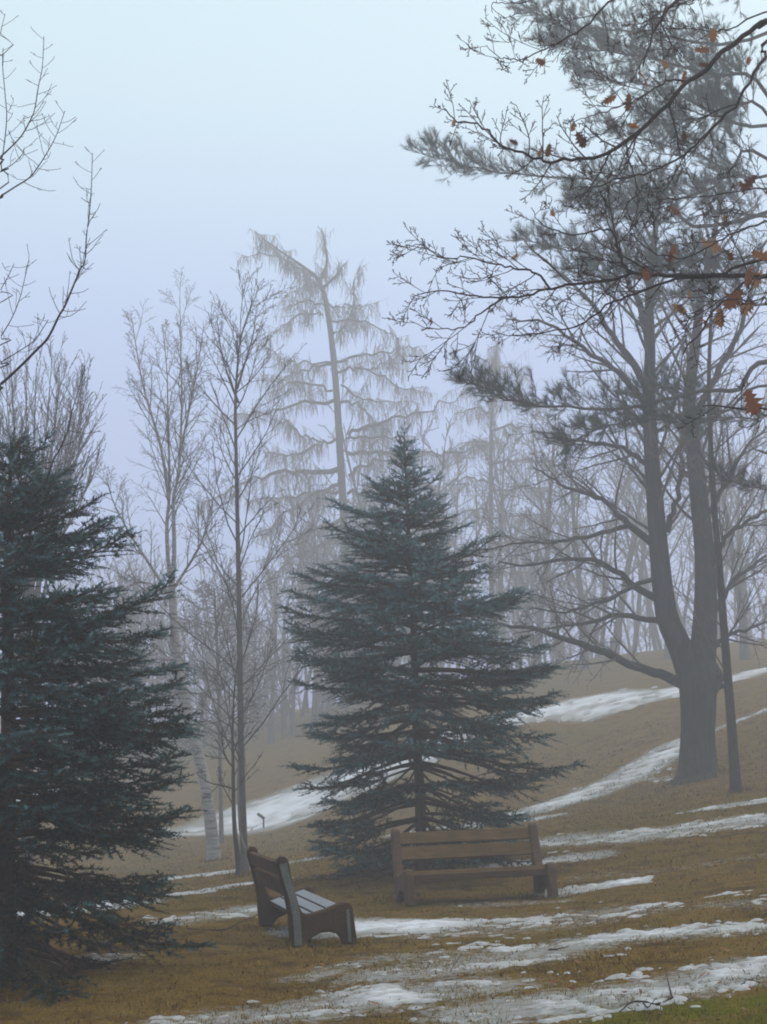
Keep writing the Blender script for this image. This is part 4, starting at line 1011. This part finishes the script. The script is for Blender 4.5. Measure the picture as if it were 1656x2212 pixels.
# ------------------------------------------------------------------ trees fading into the fog
def bare_tree(H, seed, spread=1.0, fork=False):
    S = spec(seed, levels=4, n=(9, 6, 4, 3), nch=(16, 9, 5, 0), wig=(.04, .09, .1, .1), trop=(.02, .03, .02, 0), ang=(.75 * spread, .7, .65, .6), ratio=(.36, .45, .45, .4), t0=(.25, .2, .2, .2), rmax=(9, .06, .025, .016), rmin=.011, tip=(.12, .3, .4, .5))
    T = Tubes(); grow(T, np.zeros(3), np.array([S['rng'].normal(0, .05), S['rng'].normal(0, .05), 1.0]), H, H * .015 + .03, 0, S)
    V, F = T.arrays()
    return V, F
FT = [(1272, 72, 13, 'forked grey tree in the fog above the upper snow strip'), (1165, 70, 14, 'grey foggy tree just right of the second larch'), (1340, 76, 15, 'foggy tree seen just left of the two big stems'),
      (1460, 70, 14, 'foggy tree seen between and behind the two big stems'), (1625, 62, 12, 'foggy tree right of the slender dark trunk at the right edge'), (1100, 84, 15, 'faint tree in fog close behind the second larch'),
      (225, 58, 9.5, 'faint bare tree between the birch and the left spruce'), (585, 72, 9, 'faint bare tree behind the slender tree, left of the larch trunk'), (300, 68, 8, 'faint short tree low behind the birch trunk'),
      (1220, 88, 16, 'faint tall tree in fog over the long snow strip'), (1560, 80, 15, 'tall foggy tree behind the slender dark trunk')]
for i, (px, Y, H, lab) in enumerate(FT):
    d = at(px, 1650, Y); base = np.array([d[0], Y, gz(d[0], Y)])
    V, F = bare_tree(H, 200 + i, 1.0)
    root = empty('bare_tree', base, lab, 'tree', 'bare trees fading into the fog')
    V = V + [0, 0, -.15]
    obj_np('crown', V, F, M['twig_grey'], root)
    T = Tubes(); T.add(np.array([[0, 0, -.3], [0, 0, .4], [0.0, 0, 1.2]]), np.array([1.5, 1.12, .9]) * (H * .015 + .034), 8); T.build('trunk', M['twig_grey'], root, np.zeros(3))
# the wood behind, one mass
def far_tree(H, seed, spread, low):
    S = spec(seed, levels=3, n=(7, 5, 3), nch=(16, 4, 0), wig=(.085, .11, .1), trop=(.02, .03, .02), ang=(.75 * spread, .7, .65), ratio=(.34, .45, .45), t0=(low, .15, .2), rmax=(9, .05, .038), rmin=.024, tip=(.12, .35, .5))
    T = Tubes(); grow(T, np.zeros(3), np.array([S['rng'].normal(0, .12), S['rng'].normal(0, .12), 1.0]), H, H * .0085 + .03, 0, S)
    return T.arrays()
tm = [far_tree(h, 300 + i, sp, .22) for i, (h, sp) in enumerate([(13, .8), (16, .8), (14, .9), (17, .7)])]
ts = [far_tree(h, 320 + i, sp, .03) for i, (h, sp) in enumerate([(4.5, 1.0), (6, .8), (5, .7)])]
g = np.random.default_rng(130); VV, FF, off = [], [], 0
for k in range(350):
    small = 125 <= k < 270; left = k >= 270
    Y = g.uniform(80, 125); x_ = g.uniform(-.03, .38) * Y if g.random() < (.55 if small else .52) else g.uniform(-.34, .0) * Y
    if left: Y = g.uniform(72, 108); x_ = g.uniform(-.20, .03) * Y
    V, F = (ts[k % 3] if small or (left and k % 3 == 0) else tm[k % 4]); a = g.random() * 6.283; s = g.uniform(.75, 1.2) * (.74 if (x_ < -.04 * Y and not small) else 1.0)
    c_, s_ = math.cos(a), math.sin(a)
    W = np.stack([V[:, 0] * c_ - V[:, 1] * s_, V[:, 0] * s_ + V[:, 1] * c_, V[:, 2]], -1) * s + [x_, Y, gz(x_, Y) - .2]
    VV.append(W); FF += [f + off for f in F]; off += len(V)
o = obj_np('distant_woods', np.concatenate(VV), FF, M['twig_grey']); tag(o, 'distant bare wood fading to grey in the fog', 'woods', kind='stuff')

# ------------------------------------------------------------------ small things
p = at(569, 1792, 50.0); p[2] = gz(p[0], p[1]); root = empty('marker_sign', p, 'small tilted marker sign on a short post at the far snow patch', 'sign')
bobj('post', box((0, 0, .16), ((1, 0, 0), (0, 1, 0), (0, 0, 1)), (.06, .06, .42), .005), M['steel'], root)
ax = (Vector((.80, 0, -.60)), Vector((0, 1, 0)), Vector((.60, 0, .80)))
bobj('plate', box((-.09, 0, .44), ax, (.30, .26, .09), .008), M['steel'], root)

def stick(label, pts, r0, extra=()):
    W = np.array([on_ground(*q) for q in pts]); W[:, 2] = surf(W[:, 0], W[:, 1]) + .012
    W = catmull(W, 3 * len(pts)); W[len(W) // 2:, 2] += .006
    base = W[0].copy(); root = empty('fallen_stick', base, label, 'stick', 'sticks lying on the lawn')
    T = Tubes(); T.add(W, np.linspace(r0, r0 * .4, len(W)), 5); T.build('stem', M['bark_oak'], root, base)
    for ex in extra:
        E = np.array([on_ground(*q) for q in ex]); E[:, 2] = surf(E[:, 0], E[:, 1]) + np.linspace(.014, .05, len(E)); E = catmull(E, 8)
        t = Tubes(); t.add(E, np.linspace(r0 * .6, r0 * .25, 8), 4); t.build('side_twig', M['bark_oak'], root, base)
C8 = lambda L: [(1047.4 + .3675 * a, 1764 + .3675 * b_) for a, b_ in L]
stick('dark forked stick lying on the snow edge at lower right', C8([(1100, 1090), (1060, 1110), (1000, 1130), (930, 1120), (860, 1130), (790, 1165)]), .010, [C8([(1100, 1090), (1085, 1040), (1065, 960)]), C8([(1060, 1110), (1110, 1100), (1050, 1140)]), C8([(930, 1120), (960, 1150), (1010, 1135)])])
stick('short dark twig on the snow near the right edge', C8([(1510, 1015), (1550, 990), (1615, 985)]), .008)
stick('long thin stick lying on the lawn left of the dark bench', [(405, 2012), (480, 2016), (520, 2002), (556, 1986)], .008)
stick('small twig on the bright snow patch in front of dark bench', [(806, 2003), (812, 1998), (823, 1996)], .008)
stick('thin twig lying on the grass in front of right bench', C8([(380, 800), (440, 800), (490, 790)]), .008)

FL = [(290, 750), (535, 885), (725, 495), (1040, 830), (1440, 825), (1060, 770), (745, 845), (845, 1070), (1330, 960), (1110, 660), (1375, 200), (1000, 1185), (430, 1000), (170, 560)]
FLD = C8(FL) + [(1010, 2070), (860, 1965), (690, 2090), (720, 2150), (820, 2180), (600, 2130), (980, 2120), (1180, 2035), (1290, 1990), (1240, 2155), (560, 2185), (1560, 2060)]
for i, (px, py) in enumerate(FLD):
    p = on_ground(px, py); p[2] = float(surf(p[0], p[1])[0]) + .022
    o = bpy.data.objects.new('fallen_leaf', LEAF[i % 4]); link(o); s = random.uniform(.06, .095)
    o.location = tuple(p); o.scale = (s, s, s); o.rotation_euler = (random.uniform(-.35, .35), random.uniform(-.35, .35), random.uniform(0, 6.28))
    tag(o, 'small brown oak leaf lying on the lawn or its snow', 'leaf', 'fallen oak leaves on the lawn')
# litter under the spruce and behind the bench
n = 5000; c0 = on_ground(830, 1885)[:2]; a = g.random(n) * 6.283; rr = np.sqrt(g.random(n))
lx = np.where(g.random(n) < .75, c0[0] + rr * np.cos(a) * 1.15, at(915, 1878, 19.8)[0] + rr * np.cos(a) * 1.9); ly = np.where(lx < 99, c0[1] + .3 + rr * np.sin(a) * .9, 0)
lz = surf(lx, ly) + g.random(n) * .05 * (1 - rr); az = g.random(n) * 6.283; s = g.uniform(.012, .03, n)
d1 = np.stack([np.cos(az), np.sin(az), g.normal(0, .35, n)], -1) * s[:, None]; d2 = np.stack([-np.sin(az), np.cos(az), g.normal(0, .35, n)], -1) * s[:, None] * .55
c_ = np.stack([lx, ly, lz + .008], -1); V = np.stack([c_ - d1, c_ - d2, c_ + d1, c_ + d2], 1).reshape(-1, 3)
o = obj_np('leaf_litter', V, [np.arange(n * 4).reshape(-1, 4)], M['litter'], smooth=False); tag(o, 'red-brown leaf litter heaped under the middle spruce', 'leaf litter', kind='stuff')

n = 2600; ly = 7.3 + 16 * g.random(n) ** 1.4; lx = (g.random(n) * 2 - 1) * (.3 * ly + .5); lz = surf(lx, ly); az = g.random(n) * 6.283; s = g.uniform(.006, .02, n)
d1 = np.stack([np.cos(az), np.sin(az), g.normal(0, .4, n)], -1) * s[:, None]; d2 = np.stack([-np.sin(az), np.cos(az), g.normal(0, .4, n)], -1) * s[:, None] * .5
c_ = np.stack([lx, ly, lz + .022], -1); V = np.stack([c_ - d1, c_ - d2, c_ + d1, c_ + d2], 1).reshape(-1, 3)
o = obj_np('lawn_debris', V, [np.arange(n * 4).reshape(-1, 4)], M['litter'], smooth=False); tag(o, 'scattered bits of bark and broken leaf over the lawn', 'debris', kind='stuff')

# ------------------------------------------------------------------ haze
bm = bmesh.new(); bmesh.ops.create_cube(bm, size=1)
me = bpy.data.meshes.new('haze'); bmesh.ops.scale(bm, verts=bm.verts, vec=(150, 160, 1)); bm.to_mesh(me); bm.free()
bpy.context.view_layer.update()
z1 = max((o.matrix_world @ Vector(c))[2] for o in scene.objects if o.type == 'MESH' for c in o.bound_box) + .5
z0 = float(min(GZ.min(), CZ.min())) - 1.0
co = np.empty(24, np.float32); me.vertices.foreach_get('co', co); co = co.reshape(-1, 3); co[:, 2] = np.where(co[:, 2] < 0, z0, z1); co[:, 1] += 58
me.vertices.foreach_set('co', co.ravel()); me.update()
m = bpy.data.materials.new('haze'); m.use_nodes = True; nt = m.node_tree; nt.nodes.clear()
ou = nt.nodes.new('ShaderNodeOutputMaterial'); pv = nt.nodes.new('ShaderNodeVolumePrincipled')
pv.inputs['Color'].default_value = (.955, .955, .965, 1); pv.inputs['Density'].default_value = HAZE_DENSITY; pv.inputs['Anisotropy'].default_value = 0.2
nt.links.new(pv.outputs[0], ou.inputs['Volume']); me.materials.append(m)
try: m.cycles.homogeneous_volume = True
except Exception: pass
ho = link(bpy.data.objects.new('haze', me)); tag(ho, 'grey-blue fog filling the park', 'haze', kind='stuff')
